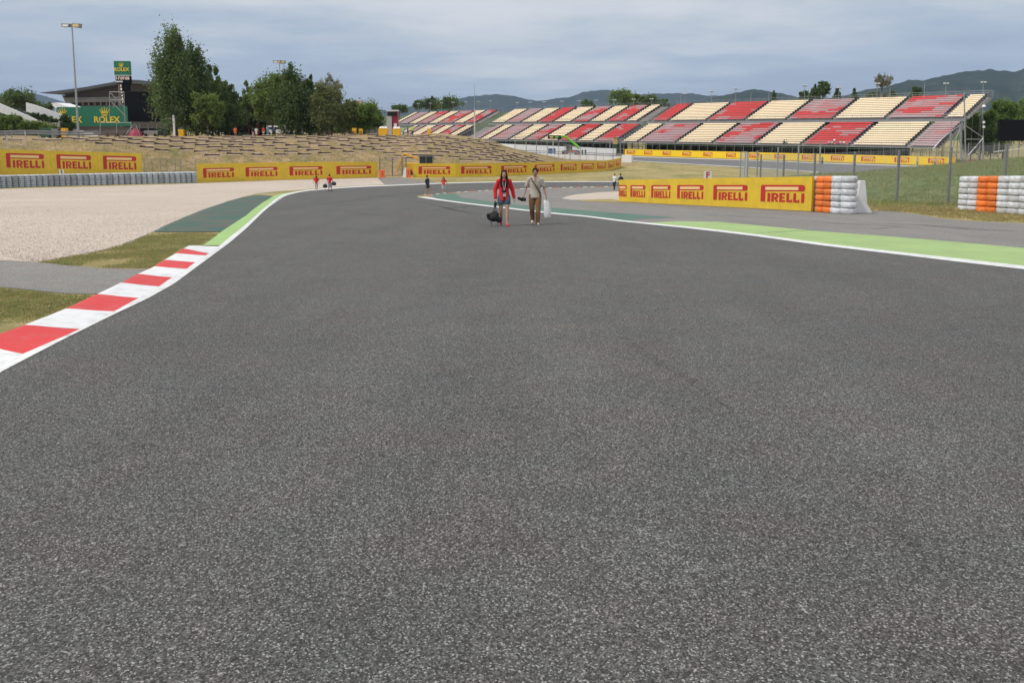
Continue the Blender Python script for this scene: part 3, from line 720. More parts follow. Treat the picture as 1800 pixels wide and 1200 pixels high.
# board across the gravel, joined to the grey tyre wall
us = [347, 422, 499, 579.5, 664]; dd = [104, 107, 110, 113.5, 117]
pts = [gp(u, d) for u, d in zip(us, dd)]
ad_board('advertising_board', 'long yellow advertising board with four logos at the far edge of the gravel trap', pts, [2.40, 2.42, 2.42, 2.36, 2.26], M_YEL, logos=[(.14, .87), (.13, .865), (.125, .85), (.14, .87)], lz=(.235, .755), foot=.05)
# central board that curves away
us = [726, 801, 873, 933, 980.5, 1018, 1047, 1067.5, 1081, 1092]; dd = [117.5, 118, 120, 124, 129, 134, 139.5, 145, 151, 157]
pts = [gp(u, d) for u, d in zip(us, dd)]
ad_board('advertising_board', 'curved yellow advertising board behind the walking pair, bending away to the right', pts, [2.02, 2.0, 1.98, 1.92, 1.88, 1.86, 1.85, 1.85, 1.85, 1.85], M_YEL, lx=(.13, .88), lz=(.225, .79), foot=.03)
# board above the long tyre wall on the far left
us = [-175, -85, 4, 92, 174, 251]; dd = [81, 87, 93, 96.5, 100, 103]
pts = [gp(u, d) for u, d in zip(us, dd)]
tz = [W(u, v, d).z for u, v, d in zip(us, [256.5, 259.5, 262.5, 265, 267.5, 269.5], dd)]
pts = [Vector((p.x, p.y, t - 2.95)) for p, t in zip(pts, tz)]
bd = ad_board('advertising_board', 'tall yellow advertising board raised above the grey tyre wall at the far left', pts, [2.95] * 6, M_YEL, logos=[True, True, (.11, .87), (.12, .86), (.12, .88)], lz=(.28, .86))
mb = MB()
for k in range(5):
    P, Q = pts[k] - pts[0], pts[k + 1] - pts[0]; n_ = Vector((-(Q - P).y, (Q - P).x, 0)).normalized()
    q = [P + n_ * .12, Q + n_ * .12, Q + n_ * .4, P + n_ * .4]
    mb.add([p + Vector((0, 0, -.01)) for p in q] + [p + Vector((0, 0, -2.6)) for p in q], [(0, 1, 2, 3), (7, 6, 5, 4), (0, 4, 5, 1), (1, 5, 6, 2), (2, 6, 7, 3), (3, 7, 4, 0)], M_CONC)
fix_normals(mb.build('footing', bd))
# far board along the back straight
A0 = gp(1097, 216); B0 = gp(1712, 149.5)
A0.z = B0.z = -5.4
c_u = [1109, 1139.6, 1172.3, 1207.3, 1244.4, 1285, 1326, 1370.7, 1419.5, 1472, 1526, 1585, 1645, 1712]
def u2(u): return ux(u, A0, B0)
e_u = [1098] + [(c_u[i] + c_u[i + 1]) / 2 for i in range(len(c_u) - 1)]
pts = [A0.lerp(B0, u2(u)) for u in e_u]
wl = [15, 14.5, 15, 15.5, 16, 17, 18, 19.5, 21, 23.5, 25, 26.5, 28]
lg = []
for k in range(len(e_u) - 1):
    s0, s1 = u2(e_u[k]), u2(e_u[k + 1]); lg.append(((u2(c_u[k] - wl[k] / 2) - s0) / (s1 - s0), (u2(c_u[k] + wl[k] / 2) - s0) / (s1 - s0)))
ad_board('advertising_board', 'very long bright yellow advertising board below the big right grandstand', pts, [1.62] * len(pts), M_YEL2, logos=lg, lz=(.2, .82), foot=.15, thick=.2)

# ------------------------------------------------------------------ tyre barriers
def tyre_mesh(m, r=.305, w=.234, seed=0):
    rr = random.Random(seed); mb = MB(); n = 20; prof = [(r * .45, -w * .40), (r * .80, -w * .49), (r * .92, -w * .44), (r * .985, -w * .26), (r * 1.005, 0), (r * .985, w * .26), (r * .92, w * .44), (r * .80, w * .49), (r * .45, w * .40)]
    vs = []
    for k in range(n):
        t = 2 * math.pi * k / n; j = 1 + rr.uniform(-.018, .018)
        for (q, z) in prof: vs.append((math.cos(t) * q * j, math.sin(t) * q * j, z + rr.uniform(-.003, .003)))
    p = len(prof); fs = [(k * p + i, ((k + 1) % n) * p + i, ((k + 1) % n) * p + i + 1, k * p + i + 1) for k in range(n) for i in range(p - 1)]
    fs += [(k * p, k * p + p - 1, ((k + 1) % n) * p + p - 1, ((k + 1) % n) * p) for k in range(n)]
    mb.add(vs, fs, m); o = mb.build('tyre', None, smooth=True); fix_normals(o); me = o.data; bpy.data.objects.remove(o); return me
TW = [tyre_mesh(M_TWHITE, seed=k) for k in range(3)]; TO = [tyre_mesh(M_TORNG, seed=9 + k) for k in range(2)]
def jersey(mb, P, Q, h, m, w=.6, tw=.2):
    """concrete safety barrier with the sloping foot between two ground points"""
    d = Q - P; dn = Vector((d.x, d.y, 0)).normalized(); s = Vector((dn.y, -dn.x, 0))
    pr = [(-w / 2, 0), (w / 2, 0), (w / 2, .08), (w * .28, .36), (tw / 2, h * .97), (tw / 2 - .02, h), (-tw / 2 + .02, h), (-tw / 2, h * .97), (-w * .28, .36), (-w / 2, .08)]
    n = len(pr); vs = [P + s * x + Vector((0, 0, z)) for x, z in pr] + [Q + s * x + Vector((0, 0, z)) for x, z in pr]
    mb.add(vs, [tuple(range(n)), tuple(range(n, 2 * n))[::-1]] + [(i, i + n, (i + 1) % n + n, (i + 1) % n) for i in range(n)], m)
def tyre_barrier(label, cols, rows=6, back=None, straps=True):
    org = gz(*cols[0][:2]); root = thing('tyre_barrier', label, 'tyre barrier', org)
    for (x, y, c) in cols:
        z = H(x, y) - org.z
        for k in range(rows):
            me = random.choice(TO if c else TW); inst(me, 'tyre', root, (x - org.x + random.uniform(-.012, .012), y - org.y + random.uniform(-.012, .012), z + .124 + k * .249), random.uniform(0, 6), (1, 1, 1.045))
    return root
# near left group next to the board
bx = gp(1431.5, 33.0); cols = []
for u, d, c in ((1439.5, 33.5, 0), (1446.0, 32.95, 1), (1459.5, 32.35, 1), (1473, 31.75, 0), (1491, 31.15, 0)):
    p = gp(u, d); cols.append((p.x, p.y, c))
tyre_barrier('tyre wall with orange and white painted stacks at the right end of the nearest board', cols)
mb = MB(); P = gp(1514, 32.0); Q = gz(P.x - .4, P.y + 6)
org = P.copy(); jersey(mb, Vector((0, 0, 0)), gz(P.x - .9, P.y + 14) - org, 1.32, M_WHITE, .86, .22)
cb_ = mb.build('concrete_barrier', None, loc=org, bevel=.015); fix_normals(cb_); tag(cb_, 'white concrete barrier end with flared foot behind the orange and white tyre stacks', 'concrete barrier')
# near right group along the run-off
cols = []
for k in range(12):
    y = 34.4 - .72 * k; x = 19.68 - .02 * k; cols.append((x, y, 1 if k in (2, 3) else 0))
tyre_barrier('tyre wall on the dry verge at the right edge of the picture', cols)
mb = MB(); P = gz(20.6, 35.4); Q = gz(20.35, 24); org = P.copy(); jersey(mb, Vector((0, 0, 0)), Q - org, 1.50, M_WHITE, .8, .3)
cb_ = mb.build('concrete_barrier', None, loc=org, bevel=.015); fix_normals(cb_); tag(cb_, 'long white concrete barrier standing behind the right edge tyre wall', 'concrete barrier')
# long grey tyre wall across the gravel
tf = MB()
def small_tyre(mb, c, r, w, m):
    n = 10; pr = [(r * .8, -w * .48), (r, -w * .22), (r, w * .22), (r * .8, w * .48)]; vs = [(c[0] + math.cos(6.283 * k / n) * q, c[1] + math.sin(6.283 * k / n) * q, c[2] + z) for k in range(n) for q, z in pr]
    fs = [(k * 4 + i, ((k + 1) % n) * 4 + i, ((k + 1) % n) * 4 + i + 1, k * 4 + i + 1) for k in range(n) for i in range(3)]
    fs += [tuple(k * 4 + 3 for k in range(n)), tuple(k * 4 for k in range(n))[::-1]]; mb.add(vs, fs, m)
for k in range(6): small_tyre(tf, (0, 0, .118 + k * .236), .325, .232, M_TFAR)
so_ = tf.build('tyre_stack', None, smooth=False); SM = so_.data; bpy.data.objects.remove(so_)
pathL = [G(-420, 352), G(-200, 340.5), G(0, 330.6), G(120, 326.6), G(250, 323.4), G(346, 321.2)]
root = thing('tyre_wall', 'long low wall of grey white tyre stacks along the far edge of the gravel', 'tyre barrier', pathL[-1])
acc = 0; cur = pathL[-1].copy()
pl = pathL[::-1]; seg = 0; pos = 0.
tot = sum((pl[i + 1] - pl[i]).length for i in range(len(pl) - 1)); s = .3
while s < tot:
    q = s; i = 0
    while i < len(pl) - 2 and q > (pl[i + 1] - pl[i]).length: q -= (pl[i + 1] - pl[i]).length; i += 1
    p = pl[i].lerp(pl[i + 1], q / (pl[i + 1] - pl[i]).length)
    inst(SM, 'tyre_stack', root, (p.x - pl[0].x, p.y - pl[0].y, base(p.y) - pl[0].z), random.uniform(0, 1)); s += .66
# white cap belt on top
mb = MB()
for i in range(len(pl) - 1):
    P, Q = pl[i] - pl[0], pl[i + 1] - pl[0]; n_ = Vector((-(Q - P).y, (Q - P).x, 0)).normalized()
    if n_.y < 0: n_ = -n_
    z = Vector((0, 0, 1.43)); mb.add([P + n_ * .1 + z, Q + n_ * .1 + z, Q + n_ * .5 + z, P + n_ * .5 + z] + [P + n_ * .1, Q + n_ * .1, Q + n_ * .5, P + n_ * .5], [(0, 1, 2, 3), (0, 4, 5, 1), (2, 6, 7, 3), (1, 5, 6, 2), (3, 7, 4, 0)], M_WHITE)
mb.build('cap_wall', root)

# distance letters
def letter_sign(txt, label, p, wdt, hgt, zc_, col, rz=0):
    root = thing('letter_sign', label, 'sign', p, rz)
    mb = MB(); mb.box((0, 0, zc_), (wdt, .04, hgt), M_WHITE); pl_ = mb.build('plate', root)
    me = text_mesh(txt, hgt * 1.05, col, .006, .012); inst(me, 'lettering', pl_, (0, -.028, zc_))
    mb = MB(); mb.bar((0, .04, 0), (0, .04, zc_), .03, M_STEEL); mb.build('post', root); return root
p = gp(1242.5, 43.3); letter_sign('F', 'small white plate with a red letter F standing above the nearest board', p, .40, .44, 1.64, M_RED)
p = gp(110, 94.5); letter_sign('E', 'small white letter plate on top of the grey tyre wall', Vector((p.x, p.y, base(p.y))), .5, .5, 1.70, M_BLACK)

# orange water barriers at the access road
def water_barrier(label, p, w_, h_, white=False, rz=0):
    root = thing('plastic_barrier', label, 'plastic barrier', p, rz)
    mb = MB(); mb.prism([(-w_ / 2, 0), (w_ / 2, 0), (w_ / 2, .12), (w_ * .42, .3), (w_ * .40, h_), (-w_ * .40, h_), (-w_ * .42, .3), (-w_ / 2, .12)], -.22, .22, M_OBAR)
    mb.box((w_ * .1, -.235, h_ * .55), (.1, .03, h_ * .5), pm('slot_dark_orange', (.45, .07, .02), .5)); mb.build('shell', root, bevel=.02)
    if white:
        mb = MB(); mb.prism([(-w_ / 2 - .5, 0), (-w_ / 2 + .1, 0), (-w_ / 2 + .1, h_ + .15), (-w_ / 2 - .15, h_ + .1)], -.3, .25, M_WHITE); mb.build('end_ramp', root, bevel=.02)
    return root
water_barrier('orange plastic barrier at the right end of the gravel trap board', gp(672, 116.6), .82, 1.15)
water_barrier('orange plastic barrier with white ramped end left of the curved board', gp(718, 117.2), .75, 1.3, True)
# ------------------------------------------------------------------ grandstands
SA = Vector((31.6, 227.0, 0)); SDIR = Vector((.618, -.786, 0)); SB = Vector((.786, .618, 0))      # front line and the direction that climbs away
def su(u, off=0.0):
    """distance along the front line (shifted back by off) under image column u"""
    o = SA + SB * off; lo, hi = -200., 150.
    for _ in range(50):
        m_ = (lo + hi) / 2; p = o + SDIR * m_
        dep = p.y * CP + 3 * SP * 0 + .6
        if CU + FPX * p.x / dep < u: lo = m_
        else: hi = m_
    return lo
ROWS, RISE, TREAD = 11, .45, 1.0
Z0 = -1.95; ZU = Z0 + ROWS * RISE + 1.0; OU = ROWS * TREAD + 1.6
RZS = math.atan2(SDIR.y, SDIR.x)
seat_cache = {}
def seat_row(n, pat):
    """a row of n moulded seats; pat gives the material of each"""
    key = (n, pat)
    if key in seat_cache: return seat_cache[key]
    mb = MB(); mm = {'c': M_CREAM, 'r': M_SRED, 'p': M_SPINK, 'g': M_SPINK2}
    for i in range(n):
        x = (i + .5) * .5; m = mm[pat[i]]
        mb.add([(x - .235, .06, .43), (x + .235, .06, .43), (x + .235, .44, .40), (x - .235, .44, .40)], [(0, 1, 2, 3)], m)
        mb.add([(x - .242, .40, .42), (x + .242, .40, .42), (x + .242, .50, .735), (x - .242, .50, .735)], [(0, 1, 2, 3)], m)
        mb.bar((x, .3, 0), (x, .3, .39), .02, M_DSTEEL, 3)
    o = mb.build('seat_row', None); me = o.data; bpy.data.objects.remove(o); seat_cache[key] = me; return me
rs = random.Random(5)
def block_pattern(kind, nrow, n, seed):
    """c cream, r bright red with faded seats, p faded; patches follow the photograph's sun-bleached shapes"""
    import mathutils
    out = []
    for r_ in range(nrow):
        s = ''
        for i in range(n):
            if kind == 'c': s += 'c'; continue
            v = mathutils.noise.noise(Vector((i * .09, r_ * .28, seed * 3.7))) + .35 * mathutils.noise.noise(Vector((i * .5, r_ * 1.3, seed)))
            th = {'r': .40, 'm': .02, 'p': -.50}[kind]
            s += 'r' if v < th - .12 else ('p' if v < th + .22 else 'g')
        # quantise into runs so alike rows share meshes
        out.append(''.join(s[(i // 4) * 4] for i in range(n)))
    return out
def grandstand(label, t0, t1, low, up, seed):
    """low/up: lists of (ta, tb, kind) seating blocks along the front line"""
    org = SA + SDIR * t0; org.z = -5.4; root = thing('grandstand', label, 'grandstand', org, RZS)
    L = t1 - t0; z0 = Z0 + 5.4; zu = ZU + 5.4
    # local frame: x along the stand, y climbing away, z up
    for (blocks, zb, yb) in ((low, z0, 0.), (up, zu, OU)):
        st = MB(); prof = [(yb - .5, zb - .12)]
        prof += [(yb - .5, zb - .02)]
        for r_ in range(ROWS):
            y = yb + r_ * TREAD; z = zb + r_ * RISE; prof += [(y, z), (y + TREAD, z)] if r_ == 0 else [(y, z), (y + TREAD, z)]
        yend = yb + ROWS * TREAD + .9; prof += [(yend, zb + (ROWS - 1) * RISE), (yend, zb + (ROWS - 1) * RISE - .25), (yb + .6, zb - .15)]
        n = len(prof); vs = [(0, y, z) for y, z in prof] + [(L, y, z) for y, z in prof]
        st.add(vs, [(i, i + n, (i + 1) % n + n, (i + 1) % n) for i in range(n)] + [tuple(range(n)), tuple(range(n, 2 * n))[::-1]], M_DECK); fix_normals(st.build('stepped_deck', root))
        for bi, (ta, tb, kind) in enumerate(blocks):
            n = max(2, round((tb - ta) / .5)); xs = (tb - ta) / (n * .5); pats = block_pattern(kind, ROWS, n, seed * 7 + bi * 2.3 + zb)
            blk = None
            for r_ in range(ROWS):
                me = seat_row(n, pats[r_])
                inst(me, 'seat_row', root, (ta - t0, yb + r_ * TREAD + .22, zb + r_ * RISE), 0, (xs, 1, 1))
            # aisle steps with dark risers between blocks
            if bi < len(blocks) - 1:
                mb = MB(); xa = tb - t0 + .12; wd = max(.5, blocks[bi + 1][0] - tb - .24)
                for r_ in range(ROWS - 1):
                    mb.box((xa + wd / 2, yb + r_ * TREAD + TREAD - .17, zb + r_ * RISE + RISE * .25 + .002), (wd, .34, RISE * .5), M_DECK)
                for r_ in range(ROWS): mb.box((tb - t0 + .16, yb + r_ * TREAD + .55, zb + r_ * RISE + .36), (.24, .5, .62), M_DARK)
                mb.build('aisle_steps', root)
            else:
                mb = MB()
                for r_ in range(ROWS): mb.box((tb - t0 + .2, yb + r_ * TREAD + .55, zb + r_ * RISE + .30), (.3, .6, .7), M_DARK)
                mb.build('row_end_caps', root)
    # walls, rails
    mb = MB(); rail = []
    def railing(x0, x1, y, z, h=1.1, step=2.0, nm='railing', vertical=None):
        mb = MB(); n = max(1, int(abs(x1 - x0) / step))
        for i in range(n + 1):
            x = x0 + (x1 - x0) * i / n; mb.bar((x, y, z), (x, y, z + h), .028, M_STEEL, 4)
        for q in (.35, .7, 1.0): mb.bar((x0, y, z + h * q), (x1, y, z + h * q), .022, M_STEEL, 4)
        if vertical:
            n = int(abs(x1 - x0) / vertical)
            for i in range(n): mb.bar((x0 + (x1 - x0) * (i + .5) / n, y, z + .1), (x0 + (x1 - x0) * (i + .5) / n, y, z + h), .012, M_STEEL, 3)
        o = mb.build(nm, root); o['kind'] = 'stuff'; return o
    railing(0, L, -.48, z0, 1.0, 2.2, 'front_railing', .55)
    railing(0, L, OU - .8, zu, 1.0, 2.2, 'walkway_railing', .7)
    yb_ = OU + ROWS * TREAD + .85; zt = zu + (ROWS - 1) * RISE
    railing(0, L, yb_, zt, 1.55, 1.9, 'rear_railing')
    mb = MB(); mb.box((L / 2, OU - 1.0, zu - .42), (L, .12, .50), M_GREYB); mb.box((L / 2, -.98, z0 - .10), (L, .10, .16), M_SCAF); mb.build('fascia', root)
    # end rails following the steps
    for x in (.0, L):
        mb = MB()
        for (zb, yb) in ((z0, 0.), (zu, OU)):
            a_ = Vector((x, yb, zb)); b_ = Vector((x, yb + ROWS * TREAD, zb + ROWS * RISE))
            for q in (.55, 1.1): mb.bar(a_ + Vector((0, 0, q)), b_ + Vector((0, 0, q)), .03, M_DSTEEL, 4)
            for i in range(9):
                p = a_.lerp(b_, i / 8); mb.bar(p - Vector((0, 0, .4)), p + Vector((0, 0, 1.1)), .03, M_DSTEEL, 4)
        mb.build('end_railing', root)
    # scaffold below
    sc = MB(); nx_ = int(L / 2.6)
    for i in range(nx_ + 1):
        x = L * i / nx_
        for j, y in enumerate((-.8, 2.2, 5.2, 8.4, 11.6, 15, 18.5)):
            top = (z0 - .1 if y < 0 else (z0 + max(0, int(y / TREAD)) * RISE * .95 - .3 if y < OU else zu + (y - OU) / TREAD * RISE * .95 - .35))
            sc.bar((x, y, 0), (x, y, top), .05 if j == 0 else .035, M_SCAF, 4)
        if i < nx_:
            x2 = L * (i + 1) / nx_
            sc.bar((x, -.8, z0 - .55), (x2, -.8, z0 - .55), .035, M_SCAF, 4); sc.bar((x, -.8, 1.5), (x2, -.8, 1.5), .025, M_SCAF, 4)
            if i % 4 == 1: sc.bar((x, -.75, .2), (x2, -.75, z0 - .6), .025, M_SCAF, 4)
            for y in (5.2, 11.6, 18.5): sc.bar((x, y, 2.2), (x2, y, 2.2), .03, M_SCAF, 4)
            if i % 2 == 0:
                sc.bar((x, 2.2, .1), (x2, 2.2, 3.2), .03, M_SCAF, 4)
    for x in (0.02, L - .02):
        for (y, y2) in ((-.8, 5.2), (5.2, 11.6), (11.6, 18.5)):
            sc.bar((x, y, .2), (x, y2, 3.8), .035, M_SCAF, 4); sc.bar((x, y2, .2), (x, y, 3.2), .035, M_SCAF, 4)
        for zz in (2.0, 4.0): sc.bar((x, -.8, min(zz, 3.2)), (x, 18.5, zz), .03, M_SCAF, 4)
    for i in range(int(L / .62)): sc.box((i * .62 + .3, -.86, z0 - .50 + .0), (.38, .05, .16), M_DGRN)
    o = sc.build('scaffolding', root); o['kind'] = 'stuff'
    mb = MB(); mb.box((L / 2 - 5, 9.4, 2.6), (L - 14, .1, 5.2), M_DPANEL); mb.box((L / 2 - 7, 22.0, 4.5), (L - 18, .08, 9.0), M_DPANEL); mb.build('added_shade_panels', root)  # added dark panels: stop light from behind, keep the space under the seats dark
    return root, org, L
def blocks_from_u(us, kinds, off, gap=1.3):
    ts = [su(u, off) for u in us]; return [(ts[i] + gap / 2, ts[i + 1] - gap / 2, kinds[i]) for i in range(len(kinds))]
g3l = blocks_from_u([1091, 1120.5, 1187, 1251.5, 1325.5, 1407.5, 1493, 1593, 1648], 'cpcmcrcp', 0, 1.15)
g3u = blocks_from_u([1142, 1173, 1240, 1307, 1380, 1461, 1553, 1655, 1692], 'rcrcmcmc', OU, 1.15)
t0, t1 = min(g3l[0][0], g3u[0][0]) - .9, max(g3l[-1][1], g3u[-1][1]) + .6
G3 = grandstand('largest grandstand, on the right, two tiers of cream and red seat blocks', t0, t1, g3l, g3u, 1)
T3 = (t0, t1)
g2l = blocks_from_u([829, 842, 860, 893, 919.5, 948, 981, 1013, 1043, 1081], 'pcpcmcrcr', 0, 1.35)
g2u = blocks_from_u([862, 888, 915, 944, 971, 1003.5, 1034.5, 1064, 1098, 1120], 'cpcrcmcrc', OU, 1.35)
t0, t1 = min(g2l[0][0], g2u[0][0]) - .6, max(g2l[-1][1], g2u[-1][1]) + .6
G2 = grandstand('middle grandstand behind the lime green loader, two tiers of cream and red seats', t0, t1, g2l, g2u, 2)
T2 = (t0, t1)
g1l = blocks_from_u([688, 700.5, 719, 738, 757, 779, 803], 'pcmcmc', 0, 1.35)
g1u = blocks_from_u([690, 699, 718, 733, 753, 770, 796, 816, 835], 'cpcmcmcm', OU, 1.35)
g1l = blocks_from_u([688, 697, 709, 728, 741, 758, 777, 793], 'cpcmcmc', 0, 1.35)
t0, t1 = min(g1l[0][0], g1u[0][0]) - .6, max(g1l[-1][1], g1u[-1][1]) + .6
t1 = min(t1, T2[0] - 2.0)
g1l = [b for b in g1l if b[1] <= t1]; g1u = [b for b in g1u if b[1] <= t1 + .1]
G1 = grandstand('farthest grandstand left of the thin mast, two tiers of cream and faded red seats', t0, t1, g1l, g1u, 3)
print('stands', T3, T2, (t0, t1))

def sp(t, off, z): p = SA + SDIR * t + SB * off; p.z = z; return p
# lamp masts and loudspeaker posts behind the stands
def lamp_mast(u, v0, off, label, head=True, lab='lamp_mast'):
    t = su(u, off); p = sp(t, off, -5.4); dep = p.y; zt = W(u, v0, p.y).z
    root = thing(lab, label, 'mast', p, group='masts behind the grandstands'); h = zt + 5.4
    mb = MB(); mb.bar((0, 0, 0), (0, 0, h), .09, M_STEEL, 6, .06); mb.build('pole', root)
    if head:
        mb = MB(); mb.box((0, 0, h + .1), (1.1, .35, .18), M_DSTEEL); mb.box((-.35, -.1, h + .3), (.4, .3, .22), M_TENT); mb.box((.35, -.1, h + .3), (.4, .3, .22), M_TENT); mb.build('lamp_head', root)
for u, v, hd, w_ in ((1194.5, 163, 0, 'bare pole rising at the left end of the largest stand'), (1202, 166.5, 1, 'short mast just right of the bare pole behind the largest stand'), (1248.5, 162, 1, 'dark headed mast behind the largest stand, above its second cream block'), (1290.5, 157.5, 1, 'white lamp mast in front of the small wooded hill'), (1317, 163.5, 0, 'plain post before the small wooded hill'), (1348, 163, 0, 'plain post right of the small wooded hill'),
        (1410, 152, 1, 'thin mast behind the largest stand left of the twin trees'), (1470, 156, 1, 'mast with dark box head right of the twin dark trees'), (1536.5, 149, 1, 'tall white lamp mast in front of the bare branched tree'), (1559, 155, 0, 'short post beside the bare branched tree'), (1618.5, 147, 0, 'plain pole before the mountain at the right'), (1655.5, 149, 1, 'dark headed mast second from the right end of the largest stand'), (1720.5, 147, 1, 'dark headed mast at the far right corner of the largest stand')):
    lamp_mast(u, v, OU + 9.9, w_, hd)
for i, (u, st) in enumerate(((736, 'first'), (757, 'second'), (777, 'third'), (797, 'fourth'), (819, 'fifth'), (841, 'sixth'), (862, 'seventh'))):
    lamp_mast(u, 183.5 - (u - 736) * .035, OU + 9.9, '%s small lamp post from the left on the farthest grandstand' % st)
for i, (u, st) in enumerate(((909, 'first'), (932, 'second'), (956, 'third'), (987, 'fourth'), (1016.5, 'fifth'), (1047, 'sixth'), (1079, 'seventh'), (1112.5, 'eighth'), (1143.5, 'ninth'))):
    lamp_mast(u, 182 - (u - 909) * .028, OU + 9.9, '%s small lamp post from the left on the middle grandstand' % st)

# stairs between the stands and the steel end frame
def stair_tower(label, t, zt, off0=2, off1=16):
    p = sp(t, 0, -5.4); root = thing('access_stairs', label, 'staircase', p, RZS)
    mb = MB(); a_, b_ = Vector((0, off0, 2.6)), Vector((0, off1, zt))
    for x in (-.7, .7):
        for q in (0, 1.05): mb.bar(a_ + Vector((x, 0, q)), b_ + Vector((x, 0, q)), .05, M_STEEL, 4)
        for i in range(10):
            c = a_.lerp(b_, i / 9); mb.bar(c + Vector((x, 0, 0)), c + Vector((x, 0, 1.05)), .03, M_STEEL, 4)
        for i in (0, 3, 6, 9):
            c = a_.lerp(b_, i / 9); mb.bar((x, c.y, 0), (x, c.y, c.z), .05, M_SCAF, 4)
    mb.build('stair_rails', root); mb = MB()
    for i in range(24):
        c = a_.lerp(b_, i / 23); mb.box((0, c.y, c.z), (1.4, .3, .05), M_DSTEEL)
    mb.build('treads', root)
stair_tower('steel staircase climbing between the middle and largest grandstands', (T3[0] + T2[1]) / 2, 10.5)
stair_tower('steel staircase climbing between the farthest and middle grandstands', (T2[0] + t1) / 2, 10.0)

root = thing('steel_frame', 'tall galvanised steel frame with diagonal braces at the right end of the largest stand', 'steel frame', gp(1690, 152))
o_ = root.location
mb = MB()
def wp(u, v, y): return W(u, v, y) - o_
for u, v0, v1, y, r_ in ((1672, 231, 282, 152, .16), (1690, 218, 282, 152, .2), (1697.5, 163, 282, 151, .12), (1728.5, 239, 280, 154, .17), (1691, 205, 220, 153, .06), (1728.5, 185, 239, 154, .05), (1673, 205, 231, 153, .05)):
    mb.bar(wp(u, v1, y), wp(u - (u - 900) * .00003 * (v1 - v0), v0, y), r_, M_STEEL, 7)
for (u0, v0, u1, v1) in ((1672, 231, 1690, 219), (1672, 231, 1655, 245), (1697, 221, 1728, 242), (1697, 245, 1727, 245), (1728, 243, 1698, 278), (1690, 222, 1674, 258), (1655, 245, 1640, 262)):
    mb.bar(wp(u0, v0, 152.5), wp(u1, v1, 152.5), .08, M_STEEL, 5)
mb.build('frame', root)
mb = MB()
for (v0, v1, ra, rb) in ((213, 217, .22, .22), (221, 225, .22, .22), (184, 188, .15, .4)):
    mb = MB(); mb.bar(wp(1729.5, v1, 153.9), wp(1729.5, v0, 153.9), rb, M_WHITE, 8, ra); mb.build('marker_sleeve', root)

# ------------------------------------------------------------------ white walls, far loader, small things by the back straight
def wall(name, label, P, Q, h0, h1, m, th=.3, cap=None, cat='wall', drop=.3):
    org = Vector(P); d = Vector(Q) - org; n_ = Vector((-d.y, d.x, 0)).normalized() * th
    mb = MB(); vs = [Vector((0, 0, -drop)), d + Vector((0, 0, -drop)), d + Vector((0, 0, h1)), Vector((0, 0, h0))]
    mb.add(vs + [p + n_ for p in vs], [(0, 1, 2, 3), (7, 6, 5, 4), (3, 2, 6, 7), (1, 5, 6, 2), (0, 3, 7, 4)], m)
    o = mb.build(name, None, loc=org); fix_normals(o); return tag(o, label, cat)
P = gp(868, 262); Q = gp(1082, 219); P.z = Q.z = -5.4
zt0 = W(868, 252.2, P.y).z + 5.4; zt1 = W(1082, 261.5, Q.y).z + 5.4
wall('barrier_wall', 'far white wall running below the middle grandstand behind the lime loader', P, Q, zt0, zt1, M_WHITE)
P = gp(912, 205); Q = gp(1092, 178); P.z = Q.z = -5.4
wall('barrier_wall', 'nearer white wall in front of the lime loader, left of the back straight', P, Q, W(912, 268.3, P.y).z + 5.4, W(1092, 275.5, Q.y).z + 5.4, M_WHITE)
root = thing('handrail', 'dark handrail along the top of the nearer white wall below the loader', 'handrail', P)
mb = MB(); d = Q - P; mb.bar((0, 0, 1.75), d + Vector((0, 0, 1.55)), .09, M_DSTEEL, 5)
for i in range(14): c = d * (i / 13); mb.bar(c, c + Vector((0, 0, 1.7)), .04, M_DSTEEL, 4)
mb.build('rail', root)
P = gp(1092.5, 172); Q = gp(1110, 171); P.z = Q.z = -5.4
wall('concrete_block', 'white concrete block standing alone at the start of the back straight', P, Q, 1.55, 1.55, M_WHITE, 1.0, cat='concrete block')
p = gp(970, 226); p.z = -5.4
mb = MB(); mb.box((0, 0, .8), (2.0, 1.2, 1.6), M_BLUE); mb.box((0, -.02, 1.65), (2.2, 1.4, .12), M_BLUE); mb.box((0, -.62, .8), (1.7, .04, 1.1), pm('blue_worn', (.06, .2, .42), .5))
tag(mb.build('blue_bin', None, loc=p, bevel=.04), 'blue plastic bin against the far white wall left of the loader', 'bin')
# marshal post under the stairs between stands
p = gp(1081, 222); p.z = -5.4; root = thing('marshal_post', 'tan marshal cabin on a dark green base between the two right stands', 'marshal post', p)
mb = MB(); mb.box((0, 0, 3.9), (1.1, 1.1, 1.8), pm('tan_cabin', (.55, .40, .16), .6)); mb.box((0, 0, 4.85), (1.4, 1.4, .12), M_DSTEEL); mb.build('cabin', root)
mb = MB(); mb.box((0, 0, 1.4), (1.0, 1.0, 2.8), M_DGRN)
for x in (-1.4, 1.4): 
    for y in (-1, 1): mb.bar((x, y, 0), (x, y, 4.6), .08, M_SCAF, 5)
mb.build('support', root)

